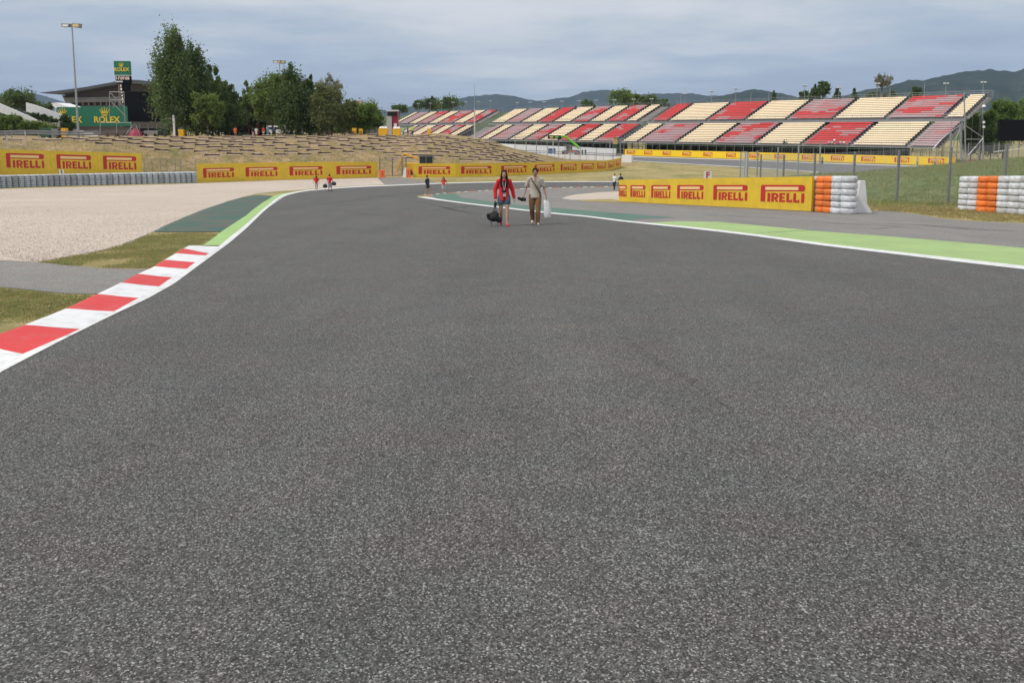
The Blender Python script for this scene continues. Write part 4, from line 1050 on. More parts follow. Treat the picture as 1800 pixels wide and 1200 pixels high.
# lime telehandler
p = gp(1004, 217); p.z = -5.4; root = thing('telehandler', 'lime green telescopic loader with raised boom in front of the middle grandstand', 'telehandler', p); S = 1.0
mb = MB(); mb.prism([(-2.6, .7), (-2.4, 1.3), (-.9, 1.5), (1.6, 1.5), (2.3, 1.3), (2.4, .7)], -1.0, 1.0, M_DGRN); mb.box((.4, -.95, 1.1), (2.4, .4, .7), M_RED); mb.build('chassis', root, bevel=.06)
mb = MB(); mb.prism([(-1.3, 1.5), (-1.5, 2.3), (-1.1, 3.0), (.1, 3.0), (.3, 1.5)], -.95, .0, M_DGRN); cabn = mb.build('cab', root, bevel=.05)
mb = MB(); mb.prism([(-1.25, 1.9), (-1.35, 2.3), (-1.05, 2.8), (0.0, 2.8), (.15, 1.9)], -.98, -.955, M_GLASS); mb.build('window', cabn)
mb = MB(); a_, b_ = Vector((2.2, .3, 1.9)), Vector((-1.4, .3, 5.1)); dz_ = Vector((0, 0, .45))
mb.add([a_ + Vector((0, -.3, -.3)), b_ + Vector((0, -.22, -.2)), b_ + Vector((0, -.22, .25)), a_ + Vector((0, -.3, .5)), a_ + Vector((0, .3, -.3)), b_ + Vector((0, .22, -.2)), b_ + Vector((0, .22, .25)), a_ + Vector((0, .3, .5))], [(0, 1, 2, 3), (7, 6, 5, 4), (0, 4, 5, 1), (3, 2, 6, 7), (0, 3, 7, 4), (1, 5, 6, 2)], M_LIME); mb.bar(a_ + Vector((0, -.05, .1)), b_, .42, M_LIME, 8, .3)
mb.bar((-1.4, .3, 5.1), (-3.0, .3, 5.2), .22, M_LIME, 6); mb.bar((-2.9, .3, 5.3), (-2.2, .3, 4.5), .16, M_LIME, 6); fix_normals(mb.build('boom', root))
mb = MB(); mb.box((-4.6, .1, 4.95), (3.6, .9, .95), M_BLACK); at_ = mb.build('attachment', root, bevel=.05)
mb = MB(); mb.box((-5.4, -.37, 5.0), (.9, .04, .35), M_PALE); mb.box((-4.0, -.37, 5.0), (.9, .04, .35), M_LIME); mb.build('marking', at_)
for x in (-1.7, 1.6):
    for y in (-1.0, 1.0):
        mb = MB(); mb.bar((x, y - .2, .65), (x, y + .2, .65), .65, M_RUB, 14); wh = mb.build('wheel', root); mb = MB(); mb.bar((x, y - .22, .65), (x, y + .22, .65), .3, M_SRED, 10); mb.build('rim', wh)
mb = MB(); mb.bar((-4.9, .5, 0), (-4.9, .5, 4.4), .12, M_WHITE, 6); tag(mb.build('white_post', None, loc=p), 'white post under the loader attachment', 'post')

# thin mast in front of the stands
p = gp(834.5, 150); root = thing('flood_mast', 'thin pale mast standing before the gap between the farthest and middle stands', 'mast', p)
h = W(834, 148, p.y).z - p.z; mb = MB(); mb.bar((0, 0, 0), (0, 0, h * .55), .16, M_CONC, 8, .12); mb.bar((0, 0, h * .55), (0, 0, h), .06, M_STEEL, 6, .03); mb.build('pole', root)

# digger behind the boards
p = gp(722, 122); root = thing('excavator', 'yellow digger half hidden behind the left end of the curved board', 'excavator', p)
zz = lambda v: W(722, v, p.y).z - p.z
mb = MB(); mb.bar((-2.2, .4, zz(302)), (-1.1, .4, zz(270)), .14, M_MACH, 6); mb.bar((-1.1, .4, zz(270)), (1.4, .4, zz(280)), .16, M_MACH, 6); mb.build('boom', root)
mb = MB(); mb.box((2.4, .6, zz(281)), (2.0, 1.5, 1.5), M_GLASS); mb.box((2.4, .6, zz(274.5)), (2.3, 1.8, .14), M_DSTEEL)
for x in (1.4, 2.4, 3.4): mb.bar((x, -.2, zz(290)), (x, -.2, zz(275)), .05, M_DSTEEL, 4)
mb.build('cab', root); mb = MB(); mb.box((1.2, .9, zz(293)), (4.6, 1.8, 1.1), M_MACH); mb.build('body', root, bevel=.05)
for x in (-.4, 2.8):
    mb = MB(); mb.bar((x, .1, .55), (x, .5, .55), .55, M_RUB, 12); mb.build('wheel', root)
# ------------------------------------------------------------------ terraced slope: timber edged seats cut in the bank
def on_bank(x, t):
    f = float(np.interp(x, _fx, _fyy)); Wd = float(np.interp(x, [-60, -20, 0, 26], [26, 26, 22, 10])); return f + Wd * t
rt = random.Random(21)
mbS = []
for k in range(3):
    mb = MB(); L_ = 1.9 + .2 * k; mb.box((0, 0, .06), (L_, .24, .26), M_WOOD); 
    for x in (-L_ * .4, L_ * .4): mb.bar((x, -.14, -.2), (x, -.14, .2), .04, M_WOOD, 5)
    o = mb.build('terrace_step', None); mbS.append(o.data); bpy.data.objects.remove(o)
pads = MB(); nst = 0
for k in range(10):
    t = 1.0 - k * .066
    for i in range(-1, 31):
        x = -74 + i * 3.05 + (k % 2) * 1.5 + k * .42 + rt.uniform(-.25, .25)
        if x < -71 + k * 3.6 or x > 5 - (0 if k > 3 else 8) : continue
        if k > 7 and not (-20 < x < 3): continue
        if rt.random() < .07 or nst >= 290: continue
        y = on_bank(x, t) + rt.uniform(-.25, .25); z = H(x, y)
        sl = math.atan2(H(x + 1.2, y) - H(x - 1.2, y), 2.4)
        yaw = math.atan2(on_bank(x + 1, t) - on_bank(x - 1, t), 2) * .8 + rt.uniform(-.03, .03)
        o = inst(rt.choice(mbS), 'terrace_step', embank, (x, y, z - .02), yaw, (1, 1, rt.uniform(.8, 1.15))); o.rotation_euler = (0, -sl, yaw); nst += 1
        c, s_ = math.cos(yaw), math.sin(yaw)
        def q(a, b, dz): 
            px, py = x + a * c - b * s_, y + a * s_ + b * c; return (px, py, dz)
        zt = z + .2; w2 = 1.0
        zf = H(*q(0, -.75, 0)[:2])
        # level pad behind the timber and the worn, bare strip in front of it
        pads.add([q(-w2, .1, zt), q(w2, .1, zt), q(w2, 1.0, z + .26), q(-w2, 1.0, z + .26)], [(0, 1, 2, 3)], M_EARTH)
        a1, b1 = q(-w2 * .9, -.62, 0), q(w2 * .9, -.62, 0); a2, b2 = q(w2, -.12, 0), q(-w2, -.12, 0)
        pads.add([(p[0], p[1], H(p[0], p[1]) + .035) for p in (a1, b1, a2, b2)], [(0, 1, 2, 3)], M_EARTH)
o = pads.build('worn_earth', embank); o['kind'] = 'stuff'

# ------------------------------------------------------------------ fences
def fence(label, pts, h, post_r=.05, postm=M_STEEL, pitch=.16, wr=.004, step=None, name='mesh_fence', arm=False, rails=True):
    org = Vector(pts[0]); root = thing(name, label, 'fence', org)
    P = [Vector(p) - org for p in pts]
    mb = MB()
    for i, p in enumerate(P):
        m1 = MB(); m1.bar(p - Vector((0, 0, .2)), p + Vector((0, 0, h)), post_r, postm, 8)
        if arm: m1.bar(p + Vector((0, 0, h)), p + Vector((-.25, -.05, h + .3)), post_r * .7, postm, 6)
        m1.build('post', root)
    for a_, b_ in zip(P[:-1], P[1:]):
        L = (b_ - a_).length; d = (b_ - a_) / L
        n = int((L + h) / pitch)
        for k in range(n):
            s = k * pitch
            for sg in (0, 1):
                x0, z0 = s - h, 0.; x1, z1 = s, h
                if x0 < 0: z0 -= x0; x0 = 0
                if x1 > L: z1 -= (x1 - L); x1 = L
                if x1 <= x0 or z1 <= z0: continue
                if sg: q0, q1 = L - x0, L - x1
                else: q0, q1 = x0, x1
                mb.bar(a_ + d * q0 + Vector((0, 0, z0)), a_ + d * q1 + Vector((0, 0, z1)), wr, M_STEEL, 3)
        if rails:
            for z in (.05, h * .5, h - .03): mb.bar(a_ + Vector((0, 0, z)), b_ + Vector((0, 0, z)), wr * 1.6, M_STEEL, 3)
    w_ = mb.build('wire_mesh', root); w_['kind'] = 'stuff'; return root
fence('tall wire mesh fence with grey posts along the foot of the green mound', [gp(u, d, 0) for u, d in ((1336, 68), (1376, 61.5), (1430, 56), (1499, 50.5), (1576, 45.3), (1666, 41), (1762, 36.5), (1880, 32.5))], 2.95, .075, M_DSTEEL, .13, .0035)
fence('thin gate posts and mesh between infield grass and the back straight', [gp(u, d) for u, d in ((1301, 84), (1309, 80), (1313, 76), (1330, 75), (1366, 74), (1402, 73), (1440, 72))], 2.9, .07, M_STEEL, .3, .005)
fence('pale mesh fence behind the curved board, below the white walls', [gp(u, d) for u, d in ((905, 150), (925, 152), (943, 153), (962, 154), (982, 156), (993, 157), (1002, 160), (1020, 168), (1048, 172), (1078, 174), (1096, 175))], 3.0, .06, M_STEEL, .28, .007)
fence('mesh fence section on the bank between the two left boards', [gp(u, d) for u, d in ((254, 108.5), (268, 109), (283, 109.5), (294, 110), (309, 110.5), (318, 111), (345, 112))], 1.9, .05, M_STEEL, .25, .007)
fence('sagging mesh fence above the tall left board', [gp(u, d) for u, d in ((-60, 104), (-20, 105), (14, 107), (46, 110))], 2.3, .07, M_CONC, .4, .006)
fence('dark wire fence beside the access road gap between the boards', [gp(u, d) for u, d in ((668, 119.5), (690, 121), (707, 122), (714, 121))], 2.8, .09, M_DSTEEL, .3, .007)
fence('mesh fence at the far right below the black screen', [gp(u, d) for u, d in ((1700, 146), (1720, 146), (1745, 145), (1778, 144), (1800, 143), (1840, 142))], 4.6, .06, M_STEEL, .3, .008)
P = gp(1698, 148); Q = gp(1900, 141); P.z = Q.z = -5.2
wall('low_wall', 'low dark red wall beyond the green mound at the far right', P, Q, 1.15, 1.15, pm('wall_dull_red', (.33, .075, .07), .7), cat='wall')
a_, b_ = W(1748, 267, 143.5), W(1830, 257, 142.0); mb = MB(); d = b_ - a_
for i in range(24): mb.bar(d * (i / 24), d * ((i + .62) / 24), .09, M_WHITE, 4)
o = mb.build('warning_tape', None, loc=a_); o['kind'] = 'stuff'; tag(o, 'broken white tape strung across the mesh fence at the far right', 'tape')

# guard rail on the crest at the left
M_RAIL = pm('guard_rail_steel', (.16, .165, .18), .6, .15, 1)
pts = [gp(u, 121.5) for u in (-60, -25, 10, 21, 45, 68, 93, 119, 146, 174)]
org = pts[0]; root = thing('guard_rail', 'double steel guard rail on posts along the crest above the tall left board', 'guard rail', org)
for p in pts:
    mb = MB(); mb.box((0, 0, .45), (.16, .12, 1.0), M_STEEL); mb.build('post', root, loc=p - org)
for zz_ in (.62, .98):
    mb = MB()
    for a_, b_ in zip(pts[:-1], pts[1:]):
        d = b_ - a_; y_ = -.1
        for (o0, z0_, o1, z1_) in ((0, -.14, -.05, -.07), (-.05, -.07, 0, 0), (0, 0, -.05, .07), (-.05, .07, 0, .14)):
            A_ = a_ - org; B_ = b_ - org
            mb.add([A_ + Vector((0, y_ + o0, zz_ + z0_)), B_ + Vector((0, y_ + o0, zz_ + z0_)), B_ + Vector((0, y_ + o1, zz_ + z1_)), A_ + Vector((0, y_ + o1, zz_ + z1_))], [(0, 1, 2, 3)], M_RAIL)
    mb.build('rail', root)

# ------------------------------------------------------------------ trees
def leaves(name, parent, blobs, n, size, m, seed, lumps=60, spread=.13, tall=1.0, hollow=.25):
    """blobs: (dx,dy,z,rx,ry,rz,weight); leaf clumps gathered into lumps spread through each blob's volume"""
    rg = np.random.default_rng(seed); wts = np.array([b[6] for b in blobs], float); wts /= wts.sum(); C = []
    for b, wt in zip(blobs, wts):
        k = max(4, int(lumps * wt)); d = rg.normal(size=(k, 3)); d /= np.linalg.norm(d, axis=1)[:, None]
        r = hollow + (1 - hollow) * rg.random(k) ** .6; r *= rg.uniform(.82, 1.12, k)
        c = d * r[:, None] * np.array(b[3:6]) + np.array(b[:3]); m_ = int(n * wt / k)
        rad = min(b[3], b[4]) * spread * rg.uniform(.6, 1.6, k)
        for i in range(k):
            q = rg.normal(size=(m_, 3)) * rad[i] * np.array([1, 1, tall]); C.append(c[i] + q)
    C = np.concatenate(C); k = len(C)
    a = rg.normal(size=(k, 3)); a /= np.linalg.norm(a, axis=1)[:, None]; b2 = np.cross(a, rg.normal(size=(k, 3))); b2 /= np.linalg.norm(b2, axis=1)[:, None]
    s = size * rg.uniform(.6, 1.3, k)[:, None]
    V = np.empty((k, 4, 3)); V[:, 0] = C - a * s; V[:, 1] = C + b2 * s * .55; V[:, 2] = C + a * s; V[:, 3] = C - b2 * s * .55
    me = bpy.data.meshes.new(name); me.vertices.add(k * 4); me.vertices.foreach_set('co', V.ravel()); me.loops.add(k * 4); me.polygons.add(k)
    me.loops.foreach_set('vertex_index', np.arange(k * 4)); me.polygons.foreach_set('loop_start', np.arange(k) * 4); me.polygons.foreach_set('loop_total', np.full(k, 4))
    me.materials.append(m); me.update(calc_edges=True); me.validate()
    o = bpy.data.objects.new(name, me); COL.objects.link(o)
    if parent: o.parent = parent
    return o
TS = [100]
def tree(label, u, d, vt, hw, shape='round', m=L_MID, n=6000, size=.22, vb=None, name='tree', ground_z=None, lumps=70, grp=None, dens=1.0, base_u=None):
    """hw: half width in photo pixels; vt: row of the top"""
    p = gp(u, d)
    if ground_z is not None: p.z = ground_z
    top = W(u, vt, p.y).z - p.z; r = hw / FPX * d; TS[0] += 1; rg = random.Random(TS[0])
    root = thing(name, label, 'tree', p, rg.uniform(0, 0), grp)
    lo = top * .18 if vb is None else max(.3, W(u, vb, p.y).z - p.z); hc = top - lo
    if shape == 'poplar':
        bl = [(0, 0, lo + hc * .30, r * 1.05, r * .95, hc * .40, 5.5), (rg.uniform(-.1, .1) * r, 0, lo + hc * .58, r * .80, r * .75, hc * .32, 3.5), (0, 0, lo + hc * .80, r * .48, r * .45, hc * .22, 1.4)]
        for _ in range(6): a = rg.uniform(0, 6.28); z = rg.uniform(.25, .8); bl.append((math.cos(a) * r * .62 * (1.1 - z), math.sin(a) * r * .5, lo + hc * z, r * .25, r * .25, hc * .17, .45))
        tall = 2.6; spr = .16
    elif shape == 'cone':
        bl = [(0, 0, lo + hc * (.14 + .175 * i), r * (1.22 - .22 * i), r * (1.05 - .19 * i), hc * .22, 3.8 - .62 * i) for i in range(5)]; tall = 1.4; spr = .15
    elif shape == 'hedge':
        bl = [(rg.uniform(-.8, .8) * r, rg.uniform(-.3, .3) * r, lo + hc * rg.uniform(.3, .7), r * .45, r * .4, hc * .4, 1) for _ in range(7)]; tall = 1; spr = .2
    elif shape == 'bare':
        bl = [(rg.uniform(-.75, .75) * r, rg.uniform(-.4, .4) * r, lo + hc * rg.uniform(.35, .95), r * .28, r * .28, hc * .12, .8) for _ in range(14)]; tall = 1.6; spr = .2
    else:
        bl = [(0, 0, lo + hc * .47, r * .98, r * .85, hc * .47, 6)]
        for _ in range(8): a = rg.uniform(0, 6.28); e = rg.uniform(-.5, 1); bl.append((math.cos(a) * r * .55, math.sin(a) * r * .5, lo + hc * (.5 + .3 * e), r * rg.uniform(.3, .45), r * .38, hc * rg.uniform(.16, .26), 1))
        tall = 1; spr = .17
    leaves('crown', root, bl, int(n * dens), size, m, TS[0], lumps, spr, tall)
    mb = MB(); tr = max(.09, top * .016)
    if shape != 'hedge':
        mb.bar((0, 0, -.3), (rg.uniform(-.2, .2), 0, lo + hc * .45), tr, M_BARK, 8, tr * .5)
        for _ in range(7):
            z = lo + hc * rg.uniform(-.05, .5); a = rg.uniform(0, 6.28); e = (math.cos(a) * r * .6, math.sin(a) * r * .5, z + hc * rg.uniform(.2, .45)); mb.bar((0, 0, z), e, tr * .4, M_BARK, 5, tr * .12)
        if shape == 'bare':
            for _ in range(26):
                a = rg.uniform(0, 6.28); z = lo + hc * rg.uniform(.1, .5); mb.bar((0, 0, z), (math.cos(a) * r * .85, math.sin(a) * r * .6, lo + hc * rg.uniform(.6, 1.0)), tr * .3, M_BARK, 4, .02)
    else:
        for _ in range(4): mb.bar((rg.uniform(-.5, .5) * r, 0, -.2), (rg.uniform(-.6, .6) * r, 0, lo + hc * .5), .08, M_BARK, 5, .03)
    mb.build('trunk', root, smooth=True); return root
tree('tallest poplar, right beside the big black screen on the crest', 311, 150, 50, 39, 'poplar', L_POP, 26000, .22, 208, lumps=190, name='poplar_tree')
tree('dark poplar leaning against the right side of the tallest poplar', 346, 154, 78, 31, 'poplar', L_DARK, 20000, .22, 218, lumps=150, name='poplar_tree')
tree('dense green tree filling the foot of the two tall poplars', 326, 158, 125, 46, 'round', L_DARK, 13600, 0.2376, 223)
tree('yellow green young tree below the dark poplar', 366, 148, 157, 30, 'round', L_MID, 10200, 0.20520000000000002, 226)
tree('rounded cone tree just right of the yellow green young tree', 385, 158, 125, 32, 'cone', L_MID, 16320, 0.2268, 220)
tree('mid green tree on the left edge of the open gap over the bar roof', 404, 155, 139, 25, 'cone', L_POP, 12240, 0.21600000000000003, 220)
tree('narrow pale green tree standing alone in the gap over the bar roof', 437, 162, 143, 20, 'cone', L_MID, 10200, 0.21600000000000003, 223)
tree('low tree crown between the narrow pale tree and the wide clump', 455, 165, 169, 22, 'round', L_POP, 7140, 0.21600000000000003, 220)
tree('wide leafy tree with a ragged left side in the middle clump', 480, 155, 122, 36, 'round', L_MID, 18360, 0.2268, 222, lumps=90)
tree('dark pointed poplar in the middle clump under the floodlight mast', 514, 152, 118, 28, 'poplar', L_DARK, 20400, 0.21600000000000003, 223, lumps=120, name='poplar_tree')
tree('green tree right of the dark pointed poplar', 544, 156, 135, 26, 'cone', L_DARK, 16320, 0.21600000000000003, 222)
tree('olive brown tree with thin feathery top at the right of the clump', 578, 151, 147, 34, 'round', L_OLIV, 16320, 0.20520000000000002, 226, lumps=90)
tree('sparse silvery topped tree behind the olive brown one', 583, 156, 134, 20, 'bare', L_SILV, 3230, 0.1836, 188)
tree('olive bush like tree sloping down right of the feathery tree', 606, 153, 173, 24, 'round', L_OLIV, 10200, 0.20520000000000002, 226)
tree('tall dark tree filling the belt right of the leaning poplar', 374, 160, 112, 24, 'cone', L_DARK, 14000, .23, 220)
tree('green tree between the pointed poplar and the olive brown tree', 561, 159, 141, 22, 'round', L_MID, 12000, .22, 222)
tree('low green crown left of the round dark tree and its yellow bin', 620, 160, 177, 18, 'round', L_MID, 7000, .21, 224)
tree('low bushy tree beneath the gap over the bar roof', 424, 165, 168, 17, 'round', L_DARK, 7000, .22, 214)
tree('round dark green tree left of the yellow bins', 640, 155, 181, 32, 'round', L_HEDGE, 16320, 0.21600000000000003, 226)
tree('small round tree at the right end of the tree belt', 659, 158, 189, 18, 'round', L_DARK, 7140, 0.21600000000000003, 226)
tree('round dark tree at the far left above the white stand walls', 40, 205, 156, 27, 'round', L_DARK, 8000, .26, 200)
tree('low tree right of the round dark tree at the far left', 66, 210, 176, 18, 'round', L_DARK, 4000, .24, 205)
tree('small far tree beside the white tent roof', 86, 260, 178, 9, 'round', L_DARK, 1800, .28, 200)
tree('pale scrub tree at the left edge behind the white stand walls', 4, 215, 170, 14, 'round', L_OLIV, 3000, .24, 200)
for u, d, vt, hw, lb in ((703, 395, 186, 15, 'round tree left of the farthest grandstand'), (737, 420, 173, 10, 'small dark tree leftmost above the farthest grandstand'), (756, 420, 170, 11, 'second dark tree above the farthest grandstand'), (790, 410, 168, 22, 'broad tree above the right half of the farthest grandstand'), (768, 440, 176, 12, 'low tree between the two dark crowns above the farthest grandstand')):
    tree(lb, u, d, vt, hw, 'round', L_DARK, 4000, .45, 195, ground_z=-5.4)
for u, d, vt, hw, m, lb in ((1033, 330, 174, 14, L_DARK, 'low bush like tree above the middle grandstand'), (1090, 300, 155, 22, L_MID, 'big round tree above the right part of the middle grandstand'), (1112, 305, 164, 16, L_MID, 'tree shoulder right of the big round tree over the middle grandstand'), (1140, 290, 168, 18, L_POP, 'tree between the middle and the largest grandstand'), (1163, 288, 174, 12, L_DARK, 'small tree right in the gap before the largest grandstand'),
        (1357, 290, 161, 7, L_DARK, 'tiny tree top above the third block of the largest stand'), (1428, 275, 149, 9, L_DARK, 'left of the twin dark trees above the largest stand'), (1442, 275, 143, 12, L_DARK, 'right and taller of the twin dark trees above the largest stand'), (1411, 280, 158, 10, L_DARK, 'low tree left of the twin dark trees'), (1467, 272, 155, 8, L_DARK, 'small tree at the dark headed mast above the largest stand'), (1497, 270, 156, 8, L_DARK, 'small tree halfway between twin trees and bare tree'), (1560, 262, 160, 13, L_OLIV, 'low olive crown right of the bare branched tree'), (1530, 264, 160, 14, L_OLIV, 'low olive crown left of the bare branched tree'), (1604, 258, 151, 10, L_DARK, 'small dark tree left of the mountain above the largest stand')):
    tree(lb, u, d, vt, hw, 'cone' if hw < 10 else 'round', m, 3500, .36, vt + 30 if hw < 15 else 190, ground_z=-5.4)
tree('bare branched silver tree above the right part of the largest stand', 1545, 262, 132, 19, 'bare', L_SILV, 2600, .26, 158, ground_z=-5.4)
for u, d, vt, hw, m, vb, lb in ((1722, 178, 196, 22, L_HEDGE, 262, 'bushy tree directly right of the end of the largest stand'), (1762, 182, 170, 26, L_HEDGE, 255, 'broad bright green tree above the black screen at the right'), (1802, 184, 172, 24, L_HEDGE, 255, 'broad green tree at the right edge of the picture'), (1740, 174, 222, 22, L_DARK, 272, 'dark undergrowth tree left of the black screen at the right'), (1706, 185, 215, 16, L_DARK, 272, 'dark tree seen through the braces of the steel frame'), (1850, 180, 168, 30, L_HEDGE, 262, 'tree just beyond the right edge of the picture')):
    tree(lb, u, d, vt, hw * 1.15, 'round', m, 17000, .23, vb, ground_z=-5.4, lumps=120)

# ------------------------------------------------------------------ crest: masts, screens, stands on the left
def flood(label, u, d, v0, r0, heads):
    p = gp(u, d); h = W(u, v0, p.y).z - p.z; root = thing('floodlight_mast', label, 'floodlight mast', p)
    mb = MB(); mb.bar((0, 0, -.2), (0, 0, h), r0, M_STEEL, 10, r0 * .45); mb.box((0, 0, h), (2.2, .12, .12), M_STEEL); mb.build('pole', root, smooth=False)
    for x in heads:
        mb = MB(); s_ = 1 if x > 0 else -1
        mb.prism([(x - .62, h - .12), (x + .50, h - .30 if s_ > 0 else h - .12), (x + .62, h + .35), (x - .6, h + .42)], -.4, .35, M_SCAF)
        hd = mb.build('lamp_head', root, bevel=.03)
        mb = MB(); mb.box((x, -.42, h + .06), (.8, .03, .32), M_PALE if s_ > 0 else M_TENT); mb.build('lamp_glass', hd)
    return root
flood('tall tapered floodlight mast with two lamp heads on the crest at the left', 138.5, 122, 46.5, .19, (-.78, .78))
flood('floodlight mast with a ring of lamps rising behind the middle tree clump', 495.5, 172, 110, .16, (-.7, .7, 0.05))

def crown_mesh(s, m):
    mb = MB(); z = lambda a: a * s
    def poly(p): 
        n = len(p); vs = [(x * s, -.02, y * s) for x, y in p] + [(x * s, .02, y * s) for x, y in p]
        mb.add(vs, [tuple(range(n)), tuple(range(n, 2 * n))[::-1]] + [(i, i + n, (i + 1) % n + n, (i + 1) % n) for i in range(n)], m)
    poly([(-.30, 0)] + [(.30 * math.cos(R(a)), .05 + .09 * math.sin(R(a))) for a in range(-150, -29, 20)] + [(.30, 0), (.36, .2), (-.36, .2)])
    for a, l in ((-34, .78), (-17, .90), (0, .95), (17, .90), (34, .78)):
        dx, dz = math.sin(R(a)), math.cos(R(a)); bx_ = .62 * math.sin(R(a)) * .55; nx_, nz_ = dz, -dx
        e = (bx_ + dx * l * .75, .12 + dz * l * .82)
        poly([(bx_ - nx_ * .10, .14 - nz_ * .1), (bx_ + nx_ * .10, .14 + nz_ * .1), (e[0] + nx_ * .022, e[1] + nz_ * .022), (e[0] - nx_ * .022, e[1] - nz_ * .022)])
        poly([(e[0] + .07 * math.cos(R(t)), e[1] + .07 * math.sin(R(t))) for t in range(0, 360, 40)])
    o = mb.build('crown_emblem', None); fix_normals(o); me = o.data; bpy.data.objects.remove(o); return me

# timing tower
D = 186; p = gp(222, D); root = thing('timing_tower', 'tall timing tower with green watch brand head and lit digits on the crest', 'timing tower', p)
zt = lambda v, u=222: W(u, v, p.y).z - p.z
sx = D / FPX
mb = MB(); z0_, z1_ = zt(133), zt(108); mb.box((0, 0, (z0_ + z1_) / 2), (25.5 * sx, 1.2, z1_ - z0_), M_GREENB); hd = mb.build('green_head', root)
inst(text_mesh('ROLEX', 1.12, M_GOLD, .02, .03), 'lettering', hd, (0, -.64, zt(123)))
inst(crown_mesh(1.05, M_GOLD), 'crown_emblem', hd, (0, -.64, zt(118.5)))
mb = MB(); z0_, z1_ = zt(147.5), zt(133.5); mb.box((.1, 0, (z0_ + z1_) / 2), (24 * sx, 1.1, z1_ - z0_), M_SCREEN); mb.box((0, -.1, zt(133.2)), (25.8 * sx, 1.3, .12), M_TENT); bx2 = mb.build('clock_display', root)
em = bpy.data.materials.new('lit_digits'); em.use_nodes = True; pb = em.node_tree.nodes['Principled BSDF']; pb.inputs['Base Color'].default_value = (.8, .6, .5, 1); pb.inputs['Emission Color'].default_value = (1, .78, .62, 1); pb.inputs['Emission Strength'].default_value = .45
inst(text_mesh('17:07:05', .92, em, .01, .012), 'lettering', bx2, (.15, -.58, zt(138.2)))
inst(text_mesh('HEURE', .5, M_TENT, .01, .02), 'lettering', bx2, (-.55, -.58, zt(144))) if False else None
mb = MB(); [mb.box((-1.35 + i * .33, -.57, zt(144)), (.25, .04, .34), M_TENT) for i in range(5)]; mb.build('caption', bx2)['kind'] = 'stuff'
mb = MB(); z0_, z1_ = 0, zt(147.6); mb.box((.62, 0, (z0_ + z1_) / 2), (11.5 * sx, 1.0, z1_ - z0_), M_SCREEN); sh_ = mb.build('shaft', root)
mb = MB(); mb.bar((-1.0, -.3, 0), (-1.0, -.3, z1_), .08, M_SCAF, 5); mb.bar((-1.0, .3, 0), (-1.0, .3, z1_), .08, M_SCAF, 5); mb.build('mast_legs', root)
for i, ch in enumerate('584447'):
    inst(text_mesh(ch, .68, em, .01, .02), 'digit', sh_, (-.38 + .05 * i, -.54, zt(151.5 + i * 5.7)))
# big black screen on its stand
D = 168; p = gp(260.5, D); root = thing('video_screen', 'huge black video screen on a scaffold stand beside the tallest poplar', 'video screen', p); sx = D / FPX; zt = lambda v: W(260, v, p.y).z - p.z
mb = MB(); z0_, z1_ = zt(214.5), zt(161.5); mb.box((0, 0, (z0_ + z1_) / 2), (64 * sx, 1.0, z1_ - z0_), M_SCREEN); mb.build('screen', root, bevel=.05)
mb = MB()
for x in np.linspace(-30, 30, 5):
    mb.bar((x * sx, .2, 0), (x * sx, .2, z0_), .1, M_SCAF, 5); mb.bar((x * sx, 2.5, 0), (x * sx, .5, z1_ * .8), .07, M_SCAF, 5)
for zz_ in (.9, 1.8): mb.bar((-31 * sx, .1, zz_), (31 * sx, .1, zz_), .06, M_SCAF, 5)
mb.box((0, .8, 1.1), (60 * sx, .4, 1.6), M_DPANEL); mb.build('stand', root)['kind'] = 'stuff'
D = 166; p = gp(206, D); root = thing('scaffold_tower', 'open aluminium scaffold bracing left of the huge black screen', 'scaffold', p); q = lambda u, v: W(u, v, D) - p
mb = MB()
for (a0, b0, a1, b1) in ((192.5, 162, 218, 162), (192.5, 162, 192.5, 205), (192.5, 162, 220, 190), (193, 176, 221, 205), (194, 176, 218, 176), (218, 162, 219, 215), (199, 190, 206, 170), (176, 205, 176, 236), (176, 216, 232, 216), (230, 214, 230, 238), (205, 216, 205, 238), (221, 205, 221, 216)):
    mb.bar(q(a0, b0), q(a1, b1), .09, M_STEEL, 5)
mb.build('tubes', root)['kind'] = 'stuff'
# green banner wall
D = 178; p = gp(166, D); root = thing('banner_wall', 'long green banner wall with golden crowns and watch brand lettering', 'banner', p); sx = D / FPX; zt = lambda v: W(166, v, p.y).z - p.z
cuts = [-62, -20, 24, 67]
for k in range(3):
    mb = MB(); a_, b_ = cuts[k] * sx, cuts[k + 1] * sx; t0_ = zt(188.5 if k == 0 else 187); mb.box(((a_ + b_) / 2, 0, (zt(222) + t0_) / 2), (b_ - a_ - .03, .2, t0_ - zt(222)), M_GREENB); pn = mb.build('banner_panel', root)
    if k == 1: inst(crown_mesh(1.9, M_GOLD), 'crown_emblem', pn, (20.5 * sx, -.13, zt(203.5))); inst(text_mesh('ROLEX', 1.85, M_GOLD, .015, .05), 'lettering', pn, (23.5 * sx, -.13, zt(211)))
    if k == 0: inst(crown_mesh(1.75, M_GOLD), 'crown_emblem', pn, (-53 * sx, -.13, zt(204))); inst(text_mesh('ROLEX', 1.9, M_GOLD, .015, .05), 'lettering', pn, (-43 * sx, -.13, zt(211)))
mb = MB(); mb.box((0, .3, zt(231)), (130 * sx, .3, 2.0), M_BRICK); mb.build('base', root)
wall('white_parapet', 'low white sloping parapet in front of the green banner wall', gp(124, 172), gp(172, 170), 1.5, .35, M_WHITE, cat='wall')

